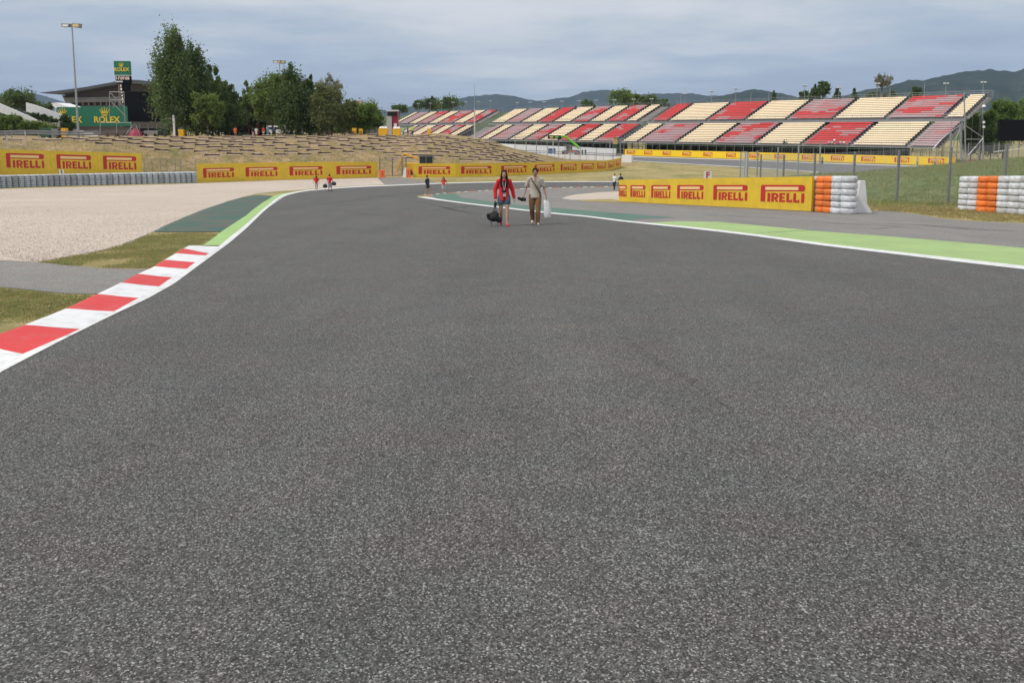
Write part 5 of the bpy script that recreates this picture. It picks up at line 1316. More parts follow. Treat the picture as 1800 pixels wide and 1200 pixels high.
# main building with the cantilever roof
D = 300; p = gp(190, D); p.z = -1; root = thing('main_grandstand_building', 'brown main stand building with a long dark cantilever roof behind the green banner', 'building', p); q = lambda u, v: ((W(u, v, D) - p).x, (W(u, v, D) - p).z)
mb = MB(); mb.prism([q(89, 165.3), q(130, 160.6), (q(165, 156)), q(215, 147.2), q(235, 142.3), q(262, 143.3), q(310, 149), q(310, 154), q(262, 150), q(236, 149), q(215, 152.2), q(165, 161), q(117, 167.5), q(100, 166.3)], -8, 22, M_ROOF); mb.build('roof', root)
mb = MB(); mb.prism([q(113, 168), q(165, 161.3), q(215, 152.6), q(236, 149.3), q(310, 154.3), q(310, 176), q(150, 176), q(116, 173.5)], 0, 20, M_BRICK); mb.build('upper_wall', root)
mb = MB(); mb.prism([q(115, 172), q(310, 169), q(310, 177.5), q(118.5, 181)], -1.4, .3, M_GREYB); mb.prism([q(110, 168), q(113, 168), q(121, 182), q(118, 182)], -.5, .5, M_GREYB); mb.build('parapet', root)
mb = MB(); mb.prism([q(120, 180), q(310, 176), q(310, 186), q(124, 186)], .6, 20, M_DARK); mb.build('window_band', root)
for k in range(16):
    u = 134 + k * 10.5; mb = MB(); x, z = q(u, 182.3); mb.box((x, .42, z), (.55, .3, 1.6), pm('spectator_tint', (.35, .22, .2), .7) if k == 0 else MATS['spectator_tint']); mb.build('window_pier', root)
mb = MB(); mb.prism([q(124, 186), q(310, 183.5), q(310, 225), q(124, 225)], .0, 20, M_BRICK); mb.build('lower_wall', root)
p = gp(112, 270); p.z = .5; root = thing('tent_pavilion', 'white peaked tent roof at the left of the green banner wall', 'tent', p); q = lambda u, v: ((W(u, v, 270) - p).x, (W(u, v, 270) - p).z)
mb = MB(); mb.prism([q(95, 184), q(99, 182), (q(106, 181)), q(129, 188.5), q(129, 190), q(97, 190)], -2.5, 6, M_TENT); mb.build('canopy', root)
mb = MB()
for u in (97, 127): x, z = q(u, 189); mb.bar((x, 0, -3), (x, 0, z), .12, M_TENT, 6)
mb.build('poles', root)

# white stand walls at the far left with hedge and ivy
def slab(label, pts, d0, th, m, name='stand_wall', dd=0):
    o_ = W(pts[0][0], pts[0][1], d0); mb = MB(); mb.prism([((W(u, v, d0) - o_).x, (W(u, v, d0) - o_).z) for u, v in pts], 0, th, m); o = mb.build(name, None, loc=o_); fix_normals(o); return tag(o, label, 'wall')
slab('left and lower of the two white sloping stand walls at the far left', [(-60, 158), (0, 182.5), (54, 206), (66, 212), (54, 216), (0, 198), (-60, 176)], 170, .4, M_WHITE)
slab('upper white sloping stand wall right of the first, ending at the green banner', [(45.5, 180.5), (62, 185), (108, 201.5), (108, 213.5), (46, 196.5)], 176, .4, M_WHITE)
slab('white wall end below the upper sloping stand wall, half covered by ivy', [(56, 200), (80, 209), (108, 214.5), (109, 224), (80, 222), (50, 214)], 177.5, 5, M_WHITE)
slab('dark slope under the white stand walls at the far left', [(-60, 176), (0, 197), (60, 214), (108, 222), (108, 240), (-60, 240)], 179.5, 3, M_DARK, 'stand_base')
def hedge(label, u0, u1, d, v0f, v1, n, m, size, name='hedge', thick=1.2):
    p = gp((u0 + u1) / 2, d); root = thing(name, label, 'hedge', p); bl = []; k = max(3, int((u1 - u0) / 5))
    for i in range(k):
        u = u0 + (u1 - u0) * (i + .5) / k; vt = v0f(u); c = W(u, (vt + v1) / 2, d) - p; hz_ = (v1 - vt) / 2 / FPX * d; bl.append((c.x, random.uniform(-.5, .5), c.z, (u1 - u0) / k / FPX * d * .9, thick, hz_ * 1.0, 1))
    leaves('foliage', root, bl, n, size, m, int(u0 * 3 + 900), k * 14, .35, 1.0, .2)
    mb = MB()
    for i in range(k): mb.bar((bl[i][0], .2, -.2), (bl[i][0] + .2, .2, bl[i][2]), .07, M_BARK, 5)
    mb.build('stems', root); return root
hedge('belt of dark shrubs behind the trunks of the tree belt on the crest', 335, 655, 186, lambda u: 211 + 5 * math.sin(u * .09), 236, 26000, L_DARK, .24, 'shrub_belt', 1.5)
hedge('long dark hedge below the white stand walls at the far left', -60, 62, 162, lambda u: np.interp(u, [-60, 0, 30, 62], [178, 198, 205, 215]), 234, 22000, L_HEDGE, .2)
hedge('lower right end of the dark hedge behind the green waste bins', 60, 98, 163, lambda u: np.interp(u, [60, 98], [213, 224]), 234, 6000, L_HEDGE, .2)
hedge('ivy hanging over the upper white stand wall', 54, 100, 174.5, lambda u: np.interp(u, [54, 65, 78, 100], [197, 199, 200, 212]), 214, 5000, L_IVY, .18, 'ivy', .35)
hedge('tall bush between the white stand wall and the green banner wall', 108, 124, 171, lambda u: np.interp(u, [108, 116, 124], [199, 200, 212]), 232, 6000, L_IVY, .2, 'bush')

# bins, tables, tents on the crest
def container(label, u, d, w_, h_, dp, m, name='waste_container', lid=None, cat='waste container', zoff=0):
    p = gp(u, d, zoff); root = thing(name, label, cat, p); mb = MB(); mb.prism([(-w_ * .44, .12), (w_ * .44, .12), (w_ / 2, h_ * .82), (-w_ / 2, h_ * .82)], -dp / 2, dp / 2, m); mb.build('body', root, bevel=.03)
    mb = MB(); mb.prism([(-w_ * .52, h_ * .83), (w_ * .52, h_ * .83), (w_ * .42, h_), (-w_ * .42, h_)], -dp * .52, dp * .52, lid or m); mb.build('lid', root, bevel=.03)
    mb = MB()
    for x in (-w_ * .35, w_ * .35): mb.bar((x, -dp * .4, .1), (x, dp * .4, .1), .1, M_RUB, 8)
    mb.build('wheels', root)['kind'] = 'stuff'; return root
container('dark green waste container behind the guard rail, left of three', 82, 126, 1.5, 1.55, 1.0, M_DGRN)
container('grey waste container with brown side, middle of three behind the guard rail', 96, 126.5, 1.3, 1.45, 1.0, M_GREYB)
container('dark waste container, right of three behind the guard rail', 106, 127, 1.2, 1.4, 1.0, M_DARK)
container('yellow recycling container beside the dark bush behind the guard rail', 114.5, 126, .75, 1.6, .8, M_BIN)
container('yellow litter bin with green lid beside the black screen under the poplar', 320, 147, 1.0, 1.75, .9, M_BIN, lid=M_DGRN)
def bagbin(label, u, w_, d=150):
    r = container(label, u, d, w_, 1.45, 1.1, M_BIN, 'litter_bin', cat='litter bin'); mb = MB()
    for k in range(4): mb.loft([((-w_ * .3 + k * w_ * .2, 0, 1.3), .22, .22), ((-w_ * .3 + k * w_ * .2, 0, 1.5), .26, .24), ((-w_ * .3 + k * w_ * .2, 0, 1.75 + .08 * (k % 2)), .08, .08)], M_TENT, 8)
    mb.build('bin_liner', r)['kind'] = 'stuff'
bagbin('left of the two yellow bins with white liners near the farthest stand', 674, 1.75); bagbin('right of the two yellow bins with white liners near the farthest stand', 697.5, 1.5)
container('single yellow bin in front of the farthest grandstand seats', 754.5, 151, .62, 1.25, .6, M_BIN, 'litter_bin', cat='litter bin')
container('narrow yellow bin at the foot of the round dark tree', 634.5, 149, .65, 1.3, .6, M_BIN, 'litter_bin', cat='litter bin')
container('yellow box on the picnic table below the olive tree', 623, 149, .8, 1.45, .5, M_BIN, 'storage_box', cat='box')
def table(label, u, d, m=M_WOOD):
    p = gp(u, d); root = thing('picnic_table', label, 'picnic table', p, random.uniform(-.3, .3)); mb = MB(); mb.box((0, 0, .76), (1.9, .8, .07), m); mb.build('tabletop', root)
    for y in (-.75, .75): mb = MB(); mb.box((0, y, .45), (1.9, .28, .06), m); mb.build('bench', root)
    for x in (-.7, .7): mb = MB(); mb.bar((x, -.75, 0), (x, .2, .75), .05, m, 5); mb.bar((x, .75, 0), (x, -.2, .75), .05, m, 5); mb.box((x, 0, .42), (.08, 1.6, .1), m); mb.build('leg_frame', root)
for u, d, lb in ((198, 127, 'dark picnic table left of the red tent on the crest'), (213, 128.5, 'second dark picnic table, closest to the red tent'), (576, 146, 'picnic table below the olive brown tree'), (613, 146.5, 'dark picnic table with the yellow box below the small olive tree'), (628, 148, 'picnic table beside the narrow yellow bin'), (428, 147, 'green covered picnic table by the people under the trees'), (560, 150, 'picnic table in the shade left of the olive tree')):
    table(lb, u, d, M_DGRN if 'green' in lb else M_WOOD)
p = gp(239, 150); root = thing('red_tent', 'small dark red tent below the huge black screen', 'tent', p); mb = MB(); mb.loft([((0, 0, 0), 1.5, 1.2), ((0, 0, .7), 1.1, .9), ((0, 0, 1.5), .35, .3)], M_TRED, 8); mb.build('canopy', root)
for s_ in (-1, 1): mb = MB(); mb.bar((s_ * 1.5, -1.4, 0), (s_ * .2, -.3, 2.2), .04, M_SCAF, 5); mb.build('pole', root)
p = gp(268, 152); root = thing('parked_equipment', 'grey and black equipment cart under the huge black screen', 'equipment cart', p); mb = MB(); mb.box((0, 0, .7), (2.6, 1.2, .8), M_SCAF); mb.box((1.9, .2, .8), (2.4, 1.2, 1.2), M_DARK); mb.build('body', root, bevel=.05)
for x in (-1, .8, 2.6): mb = MB(); mb.bar((x, -.6, .3), (x, -.4, .3), .3, M_RUB, 10); mb.build('wheel', root)
p = gp(307, 147); root = thing('gate_post', 'white post at the right of the huge black screen under the poplar', 'post', p); mb = MB(); mb.box((0, 0, 2.0), (.32, .3, 4.0), M_WHITE); mb.bar((0, 0, 3.4), (-1.6, 0, 3.3), .08, M_SCAF, 5); mb.build('column', root)
# bar pavilion under the trees
p = gp(428, 160); root = thing('bar_pavilion', 'dark timber bar pavilion with pinkish awning under the trees', 'pavilion', p); sx = 160 / FPX
mb = MB(); mb.prism([(-26 * sx, 2.9), (36 * sx, 2.9), (36 * sx, 3.15), (18 * sx, 3.3), (-20 * sx, 3.3), (-26 * sx, 3.1)], -2.5, 4, M_DARK); mb.build('roof', root)
mb = MB(); mb.prism([(-11 * sx, 3.42), (-1 * sx, 3.3), (3 * sx, 3.7), (-2 * sx, 4.0), (-11 * sx, 3.7)], -2.4, 1, M_PINKR); mb.build('awning', root)
for k in range(8):
    mb = MB(); mb.box(((-24 + k * 8) * sx, -2.2, 1.45), (.18, .18, 2.9), M_TRED if k % 2 else M_DARK); mb.build('post', root)
mb = MB(); mb.box((2 * sx, 3.6, 1.4), (58 * sx, .2, 2.8), M_DARK); mb.build('rear_wall', root); mb = MB(); mb.box((-14 * sx, -1.0, .6), (18 * sx, .6, 1.1), M_WOOD); mb.build('counter', root)
for u, w_, c, lb in ((487, 4.5, M_TENT, 'white van glimpsed between the trunks of the middle clump'), (516, 4.2, M_TENT, 'second white van glimpsed right of the first between the trunks'), (378, 3.0, M_TENT, 'white car glimpsed under the yellow green young tree')):
    p = gp(u, 175); root = thing('parked_van', lb, 'van', p); mb = MB(); mb.prism([(-w_ / 2, .4), (w_ / 2, .4), (w_ / 2, 1.3), (w_ * .38, 2.0), (-w_ * .48, 2.1), (-w_ / 2, 1.4)], -.9, .9, c); mb.build('body', root, bevel=.08)
    mb = MB(); mb.box((0, -.92, 1.55), (w_ * .7, .02, .45), M_GLASS); mb.build('window', root)
    for x in (-w_ * .3, w_ * .3): mb = MB(); mb.bar((x, -.95, .35), (x, -.6, .35), .35, M_RUB, 10); mb.build('wheel', root)
# kiosk and container left of the farthest stand
p = gp(690, 170); root = thing('kiosk', 'tall narrow kiosk with a dark red side left of the farthest grandstand', 'kiosk', p); sx = 170 / FPX
mb = MB(); mb.box((-4.5 * sx, 0, 1.9), (9 * sx, 1.6, 3.8), M_CONC); mb.build('front_wall', root); mb = MB(); mb.box((5.5 * sx, .2, 2.4), (9 * sx, 1.6, 4.8), M_TRED); mb.box((1 * sx, -.4, 4.3), (17 * sx, .6, .9), M_DARK); mb.build('side_wall', root)
mb = MB(); mb.box((1 * sx, 0, 5.0), (20 * sx, 2.4, .3), M_WHITE); mb.build('roof', root); mb = MB(); mb.box((6 * sx, -.65, 1.5), (5 * sx, .1, 1.6), M_TENT); mb.build('panel', root)
p = gp(659, 165); root = thing('shipping_container', 'grey green slatted container right of the round dark tree', 'container', p)
mb = MB(); mb.box((0, 0, 1.45), (2.9, 2.2, 2.8), M_GREYB); mb.build('body', root)
for k in range(9): mb = MB(); mb.box((-1.28 + k * .32, -1.12, 1.45), (.14, .06, 2.7), M_DECK); mb.build('rib', root)
# far stand corner above the tree belt
p = gp(618, 330); p.z = -2; root = thing('distant_stand', 'corner of a distant stand with pale and pink seats above the small olive tree', 'grandstand', p); q = lambda u, v: ((W(u, v, 330) - p).x, (W(u, v, 330) - p).z)
mb = MB(); mb.prism([q(606, 178.5), q(627, 177), q(620, 184), q(612, 187), q(606, 182)], 0, 4, M_CREAM); mb.build('cream_seats', root); mb = MB(); mb.prism([q(627, 177), q(637, 177), q(631, 187), q(612, 188), q(620, 184)], -.3, 4, M_SPINK2); mb.build('faded_seats', root)
mb = MB(); mb.prism([q(604, 184), q(612, 188), q(634, 188), q(642, 215), q(604, 215)], 1, 8, M_DARK); mb.build('base', root)

# black screen at the right edge
D = 165; p = gp(1785, D); p.z = -5.4; root = thing('video_screen', 'large black video screen at the right edge in front of the green trees', 'video screen', p); zt = lambda v: W(1785, v, p.y).z - p.z; sx = D / FPX
mb = MB(); z0_, z1_ = zt(248), zt(210.5); mb.box((5 * sx, 0, (z0_ + z1_) / 2), (76 * sx, 1.0, z1_ - z0_), M_SCREEN); mb.build('screen', root, bevel=.05)
mb = MB()
for x in np.linspace(-30, 40, 5): mb.bar((x * sx, .2, 0), (x * sx, .2, z0_), .12, M_SCAF, 5)
mb.build('stand', root)
# small stones and litter on the bank
mb = MB()
for k in range(160):
    x = rt.uniform(-50, 6); y = on_bank(x, rt.uniform(.05, .9)); mb.box((x, y, H(x, y) + .05), (rt.uniform(.08, .3), .15, rt.uniform(.05, .16)), M_CONC, rt.uniform(0, 3))
mb.build('stones', None)['kind'] = 'stuff'
# ------------------------------------------------------------------ people
def limb(mb, pts, rad, m, n=10):
    pts = [Vector(p) for p in pts]
    for i in range(len(pts) - 1):
        mb.bar(pts[i], pts[i + 1], rad[i], m, n, rad[i + 1])
    for p, r in zip(pts, rad): ball(mb, p, (r, r, r), m)
def ball(mb, c, r, m, n=10, k=6):
    vs = []; 
    for j in range(k + 1):
        t = math.pi * j / k
        for i in range(n): a = 2 * math.pi * i / n; vs.append((c[0] + r[0] * math.sin(t) * math.cos(a), c[1] + r[1] * math.sin(t) * math.sin(a), c[2] - r[2] * math.cos(t)))
    mb.add(vs, [(j * n + i, j * n + (i + 1) % n, (j + 1) * n + (i + 1) % n, (j + 1) * n + i) for j in range(k) for i in range(n)], m)
def fuse(mb, name, parent, vox, smooth=2):
    o = mb.build(name, parent); md = o.modifiers.new('fuse', 'REMESH'); md.mode = 'VOXEL'; md.voxel_size = vox; md.use_smooth_shade = True
    sm = o.modifiers.new('soft', 'SMOOTH'); sm.iterations = smooth; sm.factor = .5
    mats = list(o.data.materials); bake(o); o.data.materials.clear(); o.data.materials.append(mats[0]); return o
SKIN = pm('skin', (.46, .27, .18), .55, .06, 9); SKIN2 = pm('skin_tanned', (.36, .20, .13), .55, .06, 9)
HAIRB = pm('hair_dark', (.013, .009, .007), .75, .3, 20, spec=.2); HAIRBR = pm('hair_brown', (.07, .04, .022), .5, .3, 20)
def cloth(n, c): return MATS[n] if n in MATS else pm(n, c, .85, .13, 7, bump=.006, bsc=18)
C_RED = cloth('cloth_red', (.62, .018, .025)); C_DEN = cloth('cloth_denim', (.085, .11, .16)); C_GREY = cloth('cloth_grey_beige', (.47, .42, .35)); C_BRN = cloth('cloth_brown', (.20, .105, .045))
C_NAVY = cloth('cloth_navy', (.03, .035, .055)); C_WHT = cloth('cloth_white', (.72, .72, .72)); C_BLK = cloth('cloth_black', (.016, .016, .018)); C_ORG = cloth('cloth_orange', (.85, .20, .06)); C_PNK = cloth('cloth_pink', (.70, .42, .45)); C_TEAL = cloth('cloth_teal', (.10, .30, .32)); C_CRM = cloth('cloth_cream', (.62, .55, .42)); C_BLUE = cloth('cloth_blue', (.06, .12, .32)); C_LGR = cloth('cloth_light_green', (.5, .62, .35)); C_SHOE = cloth('shoe_pale', (.60, .52, .38)); C_SRED = cloth('sandal_red', (.60, .03, .06))
def person(label, p, rz=0, Hh=1.7, vox=.03, step=.18, lead=1, arms=None, top=C_RED, bottom='shorts', bmat=C_DEN, sleeves='short', hair=HAIRB, hairlen=0, skin=SKIN, shoes=C_SHOE, sit=False, jacket_open=None, fem=False, detail=False, group=None):
    """faces local -y; lead = side of the forward leg (+1 is +x)"""
    root = thing('person', label, 'person', p, rz, group); s = Hh / 1.72
    def v(x, y, z): return Vector((x * s, y * s, z * s))
    sw = .185 if not fem else .165; hw = .10
    if sit: hip_z = .46
    else: hip_z = .90 - step * step * .35
    dz = hip_z - .90
    hips = {k: v(k * hw, 0, hip_z) for k in (-1, 1)}; knee, ank, toe = {}, {}, {}
    for k in (-1, 1):
        if sit: knee[k] = v(k * .11, -.42, .48); ank[k] = v(k * .11, -.44, .09); toe[k] = v(k * .13, -.58, .035)
        else:
            f = step if k == lead else -step * .9
            if f > 0: knee[k] = v(k * hw * .95, -f * .62, hip_z * .545); ank[k] = v(k * hw * .85, -f, .085); toe[k] = v(k * hw * 1.1, -f - .15, .045)
            else: knee[k] = v(k * hw * .95, -f * .18 - .03, hip_z * .535); ank[k] = v(k * hw * .8, -f * 1.05, .13 + step * .12); toe[k] = v(k * hw * .95, -f * 1.05 - .13, .05)
    sho = {k: v(k * sw, 0, 1.40 + dz) for k in (-1, 1)}
    A = arms or {-1: ((-.27, .02, 1.13), (-.30, -.06, .90)), 1: ((.27, .02, 1.13), (.30, -.06, .90))}
    elb = {k: v(A[k][0][0], A[k][0][1], A[k][0][2] + dz) for k in (-1, 1)}; wri = {k: v(A[k][1][0], A[k][1][1], A[k][1][2] + dz) for k in (-1, 1)}
    r = s
    # body: one continuous figure
    mb = MB(); cw = .155 if not fem else .135
    mb.loft([(v(0, 0, hip_z - .10), .10 * r, .08 * r), (v(0, 0, hip_z - .02), .160 * r, .108 * r), (v(0, 0, hip_z + .08), .148 * r, .10 * r), (v(0, 0, hip_z + .2), .122 * r, .088 * r), (v(0, 0, hip_z + .34), cw * r, .10 * r), (v(0, .005, hip_z + .46), (cw + .02) * r, .095 * r), (v(0, .01, hip_z + .53), .10 * r, .07 * r), (v(0, .01, hip_z + .56), .055 * r, .055 * r)], skin, 16)
    limb(mb, [v(0, .01, 1.42 + dz), v(0, .0, 1.50 + dz), v(0, -.005, 1.55 + dz)], [.055 * r, .05 * r, .05 * r], skin)
    hc = v(0, -.01, 1.615 + dz)
    ball(mb, hc, (.073 * r, .088 * r, .112 * r), skin, 16, 10); ball(mb, hc + v(0, -.035, -.055), (.052 * r, .05 * r, .055 * r), skin, 12, 8)
    mb.bar(hc + v(0, -.085, .012), hc + v(0, -.112, -.022), .011 * r, skin, 6, .015 * r)
    for k in (-1, 1):
        ball(mb, hc + v(k * .074, .008, -.01), (.012 * r, .02 * r, .03 * r), skin, 8, 5)
        limb(mb, [v(k * .06, 0, 1.42 + dz), sho[k], sho[k].lerp(elb[k], .45), elb[k], elb[k].lerp(wri[k], .35), wri[k]], [.055 * r, .055 * r, .046 * r, .037 * r, .036 * r, .025 * r], skin)
        # hand: palm, four fingers, thumb
        d = (wri[k] - elb[k]).normalized(); pc = wri[k] + d * .045 * r; ball(mb, wri[k] + d * .05 * r, (.022 * r + .012 * abs(d.z) * 0 + .004, .040 * r, .048 * r), skin, 10, 6)
        if detail:
            side = Vector((0, -1, 0)); side = (side - d * side.dot(d)).normalized(); inn = Vector((-k, 0, 0))
            for j, ln in enumerate((.070, .080, .074, .058)):
                b0 = pc + d * .035 * r + side * (.030 - j * .020) * r; b1 = b0 + d * ln * .5 * r + inn * .010; b2 = b1 + d * ln * .42 * r + inn * .026
                limb(mb, [b0, b1, b2], [.0095 * r, .009 * r, .008 * r], skin, 7)
            limb(mb, [pc + side * .03 * r, pc + side * .052 * r + d * .015 * r + inn * .012, pc + side * .056 * r + d * .048 * r + inn * .018], [.012 * r, .011 * r, .009 * r], skin, 7)
        else: ball(mb, wri[k] + d * .11 * r, (.018 * r, .033 * r, .04 * r), skin, 8, 5)
        limb(mb, [hips[k], hips[k].lerp(knee[k], .3), knee[k], knee[k].lerp(ank[k], .3), ank[k]], [.088 * r, .082 * r, .055 * r, .053 * r, .034 * r], skin)
        limb(mb, [ank[k] + v(0, .03, -.035), ank[k].lerp(toe[k], .6) + v(0, 0, -.02), toe[k]], [.036 * r, .034 * r, .028 * r], skin)
    fuse(mb, 'body', root, vox)
    # top
    mb = MB(); g = .018 * r; wv = vox
    hem = hip_z - (.06 if sleeves != 'long' else .09)
    mb.loft([(v(0, 0, hem), .165 * r + g * 1.3, .118 * r + g * 1.3), (v(0, 0, hip_z + .06), .155 * r + g, .110 * r + g), (v(0, 0, hip_z + .2), .135 * r + g, .10 * r + g), (v(0, 0, hip_z + .34), (cw + .008) * r + g, .108 * r + g), (v(0, .005, hip_z + .47), (cw + .02) * r + g, .10 * r + g), (v(0, .01, hip_z + .54), .095 * r + g, .07 * r + g), (v(0, .012, hip_z + .565), .06 * r + g, .055 * r + g)], top, 16)
    for k in (-1, 1):
        end = {'long': (elb[k].lerp(wri[k], .95), 1), 'short': (sho[k].lerp(elb[k], .72), 0)}[sleeves]
        if end[1]: limb(mb, [v(k * .07, 0, 1.42 + dz), sho[k], elb[k], end[0]], [.06 * r + g * .7, .06 * r + g, .046 * r + g, .036 * r + g], top)
        else: limb(mb, [v(k * .07, 0, 1.42 + dz), sho[k], end[0]], [.06 * r + g * .6, .058 * r + g * .9, .052 * r + g * 1.2], top)
    fuse(mb, 'jacket' if jacket_open else 'shirt', root, min(vox, .024))
    if jacket_open:
        mb = MB(); mb.loft([(v(0, -.05, hem + .02), .055 * r, .105 * r), (v(0, -.045, hip_z + .2), .05 * r, .10 * r), (v(0, -.05, hip_z + .42), .05 * r, .11 * r), (v(0, -.04, hip_z + .55), .03 * r, .07 * r)], jacket_open, 14); fuse(mb, 'inner_shirt', root, .018)
    # lower clothes
    mb = MB()
    mb.loft([(v(0, 0, hip_z - .10), .125 * r + g, .095 * r + g), (v(0, 0, hip_z - .02), .163 * r + g * .8, .112 * r + g * .8), (v(0, 0, hip_z + .09), .150 * r + g * .6, .104 * r + g * .5)], bmat, 16)
    for k in (-1, 1):
        if bottom == 'trousers': limb(mb, [hips[k], hips[k].lerp(knee[k], .5), knee[k], knee[k].lerp(ank[k], .5), ank[k] + v(0, 0, -.01)], [.092 * r + g * .6, .085 * r + g * .8, .062 * r + g, .056 * r + g * 1.1, .046 * r + g * 1.2], bmat)
        elif bottom == 'long_shorts': limb(mb, [hips[k], hips[k].lerp(knee[k], .5), knee[k] + v(0, 0, .02)], [.092 * r + g * .6, .088 * r + g, .078 * r + g * 1.3], bmat)
        else: limb(mb, [hips[k], hips[k].lerp(knee[k], .38)], [.092 * r + g * .7, .088 * r + g * 1.3], bmat)
    fuse(mb, 'trousers' if bottom == 'trousers' else 'shorts', root, min(vox, .024))
    for k in (-1, 1):
        mb = MB(); f = (toe[k] - ank[k]); f.z = 0; f.normalize(); c = ank[k].lerp(toe[k], .5); back_ = ank[k] + v(0, .05, -.05)
        if back_.z < .03: back_.z = .03
        limb(mb, [back_, c + v(0, 0, -.02), toe[k] + v(0, -.02, 0)], [.040 * r, .042 * r, .036 * r], shoes); fuse(mb, 'shoe', root, min(vox, .02), 1)
    # hair
    mb = MB(); ball(mb, hc + v(0, .026, .036), (.094 * r, .098 * r, .108 * r), hair, 14, 8)
    if detail and not hairlen:
        rh = random.Random(3)
        for _ in range(26): a = rh.uniform(0, 6.28); e = rh.uniform(.25, 1.2); c = hc + v(math.cos(a) * .075 * math.cos(e), .02 + math.sin(a) * .08 * math.cos(e), .045 + .085 * math.sin(e)); ball(mb, c, (.022, .022, .02), hair, 6, 4)
    if hairlen:
        mb.loft([(hc + v(0, .055, -.02), .082 * r, .05 * r), (hc + v(0, .065, -.16), .105 * r, .05 * r), (hc + v(0, .075, -.02 - hairlen * .6), .12 * r, .045 * r), (hc + v(0, .08, -.02 - hairlen), .07 * r, .03 * r)], hair, 12)
        for k in (-1, 1): limb(mb, [hc + v(k * .072, -.01, .04), hc + v(k * .088, -.02, -.10), hc + v(k * .10, -.075, -.22), hc + v(k * .085, -.115, -.12 - hairlen * .62), hc + v(k * .075, -.115, -.10 - hairlen * .85)], [.024 * r, .034 * r, .042 * r, .04 * r, .018 * r], hair)
    fuse(mb, 'hair', root, min(vox, .018), 1)
    if detail:
        mb = MB()
        for k in (-1, 1):
            ball(mb, hc + v(k * .028, -.078, .008), (.011, .008, .007), C_BLK, 8, 5); mb.bar(hc + v(k * .014, -.088, .030), hc + v(k * .042, -.078, .030), .0045, hair, 5)
        mb.bar(hc + v(-.022, -.083, -.055), hc + v(.022, -.083, -.055), .006, cloth('lip_red', (.40, .10, .09)), 6)
        f_ = mb.build('face_details', root); f_['kind'] = 'stuff'
    root['s'] = s
    del root['s']
    return root, v, wri, dz

pw = gp(886, 23.6)
R1, v1, wr1, dz1 = person('woman with long dark hair, red jacket and denim shorts', Vector((pw.x, pw.y, base(pw.y) + .0125)), 0.05, 1.64, .011, .17, 1, {-1: ((-.275, .03, 1.12), (-.27, -.04, .87)), 1: ((.27, .03, 1.11), (.315, -.03, .88))}, C_RED, 'shorts', C_DEN, 'long', HAIRB, .36, SKIN, C_SRED, jacket_open=C_BLK, fem=True, detail=True)
mb = MB(); mb.bar(v1(-.05, -.155, 1.36), v1(.0, -.17, 1.08), .006, C_WHT, 4); mb.bar(v1(.05, -.155, 1.36), v1(.0, -.17, 1.08), .006, C_WHT, 4); mb.build('lanyard_cord', R1)
mb = MB(); mb.box(v1(.01, -.18, 1.0), (.085, .01, .14), C_WHT); mb.build('badge', R1)
# camera worn in front
wp_ = R1.location
root = thing('camera', 'small black camera hanging at the woman in the red jacket', 'camera', wp_ + v1(.0, -.22, 1.09)); mb = MB(); mb.box((0, 0, 0), (.12, .06, .08), C_BLK); mb.build('camera_body', root, bevel=.008); mb = MB(); mb.bar((0, -.03, 0), (0, -.09, 0), .03, M_GLASS, 12); mb.build('lens', root)
# backpack hanging from the right hand
hp = wp_ + wr1[-1] + Vector((-.01, -.02, -.09)); root = thing('backpack', 'black backpack dangling by its strap from the hand of the woman in red', 'backpack', hp)
mb = MB(); rb = random.Random(4)
mb.loft([((-.04, 0, -.60), .07, .07), ((-.06, 0, -.54), .16, .11), ((-.07, 0, -.44), .19, .12), ((-.03, 0, -.35), .12, .10), ((.0, 0, -.29), .06, .05)], C_BLK, 14); ball(mb, (.12, -.02, -.55), (.10, .09, .09), C_BLK); ball(mb, (-.19, -.04, -.40), (.07, .08, .06), C_BLK); ball(mb, (.05, -.05, -.38), (.08, .07, .06), C_BLK); ball(mb, (-.02, -.1, -.47), (.12, .07, .09), C_BLK)
fuse(mb, 'bag_body', root, .018, 1)
mb = MB(); mb.bar((0, 0, .02), (-.04, 0, -.30), .012, C_BLK, 6); mb.bar((.01, 0, .02), (.03, .02, -.30), .012, C_BLK, 6); mb.bar((-.12, -.02, -.58), (-.10, -.02, -.74), .007, C_BLK, 5); mb.bar((.06, -.02, -.58), (.10, -.02, -.78), .007, C_BLK, 5); mb.build('strap', root)['kind'] = 'stuff'
mb = MB(); ball(mb, (.02, -.06, -.06), (.05, .04, .05), C_BLK, 10, 6); ball(mb, (.02, -.06, -.14), (.03, .03, .05), C_BLK, 10, 6); o = mb.build('strap_pad', root); o['kind'] = 'stuff'

pm_ = gp(940.5, 24.2)
R2, v2, wr2, dz2 = person('man with short dark hair in beige grey v neck tee and brown trousers', Vector((pm_.x, pm_.y, base(pm_.y) + .0125)), -.05, 1.70, .011, .17, 1, {-1: ((-.285, .05, 1.13), (-.34, -.08, .91)), 1: ((.275, .03, 1.13), (.33, -.05, .90))}, C_GREY, 'trousers', C_BRN, 'short', HAIRB, 0, SKIN2, C_SHOE, detail=True)
mb = MB(); pts_ = [v2(-.13, -.075, 1.445), v2(-.09, -.125, 1.37), v2(.02, -.140, 1.21), v2(.12, -.125, 1.06), v2(.165, -.08, .97)]
for a_, b_ in zip(pts_[:-1], pts_[1:]): mb.bar(a_, b_, .02, cloth('strap_dark_olive', (.09, .08, .055)), 6)
mb.build('shoulder_strap', R2)
mb = MB(); mb.add([v2(-.052, -.098, 1.455), v2(.052, -.098, 1.455), v2(0, -.133, 1.31)], [(0, 2, 1)], SKIN2); mb.build('neck_opening', R2)
wp_ = R2.location; Rm = Matrix.Rotation(-.05, 3, 'Z')
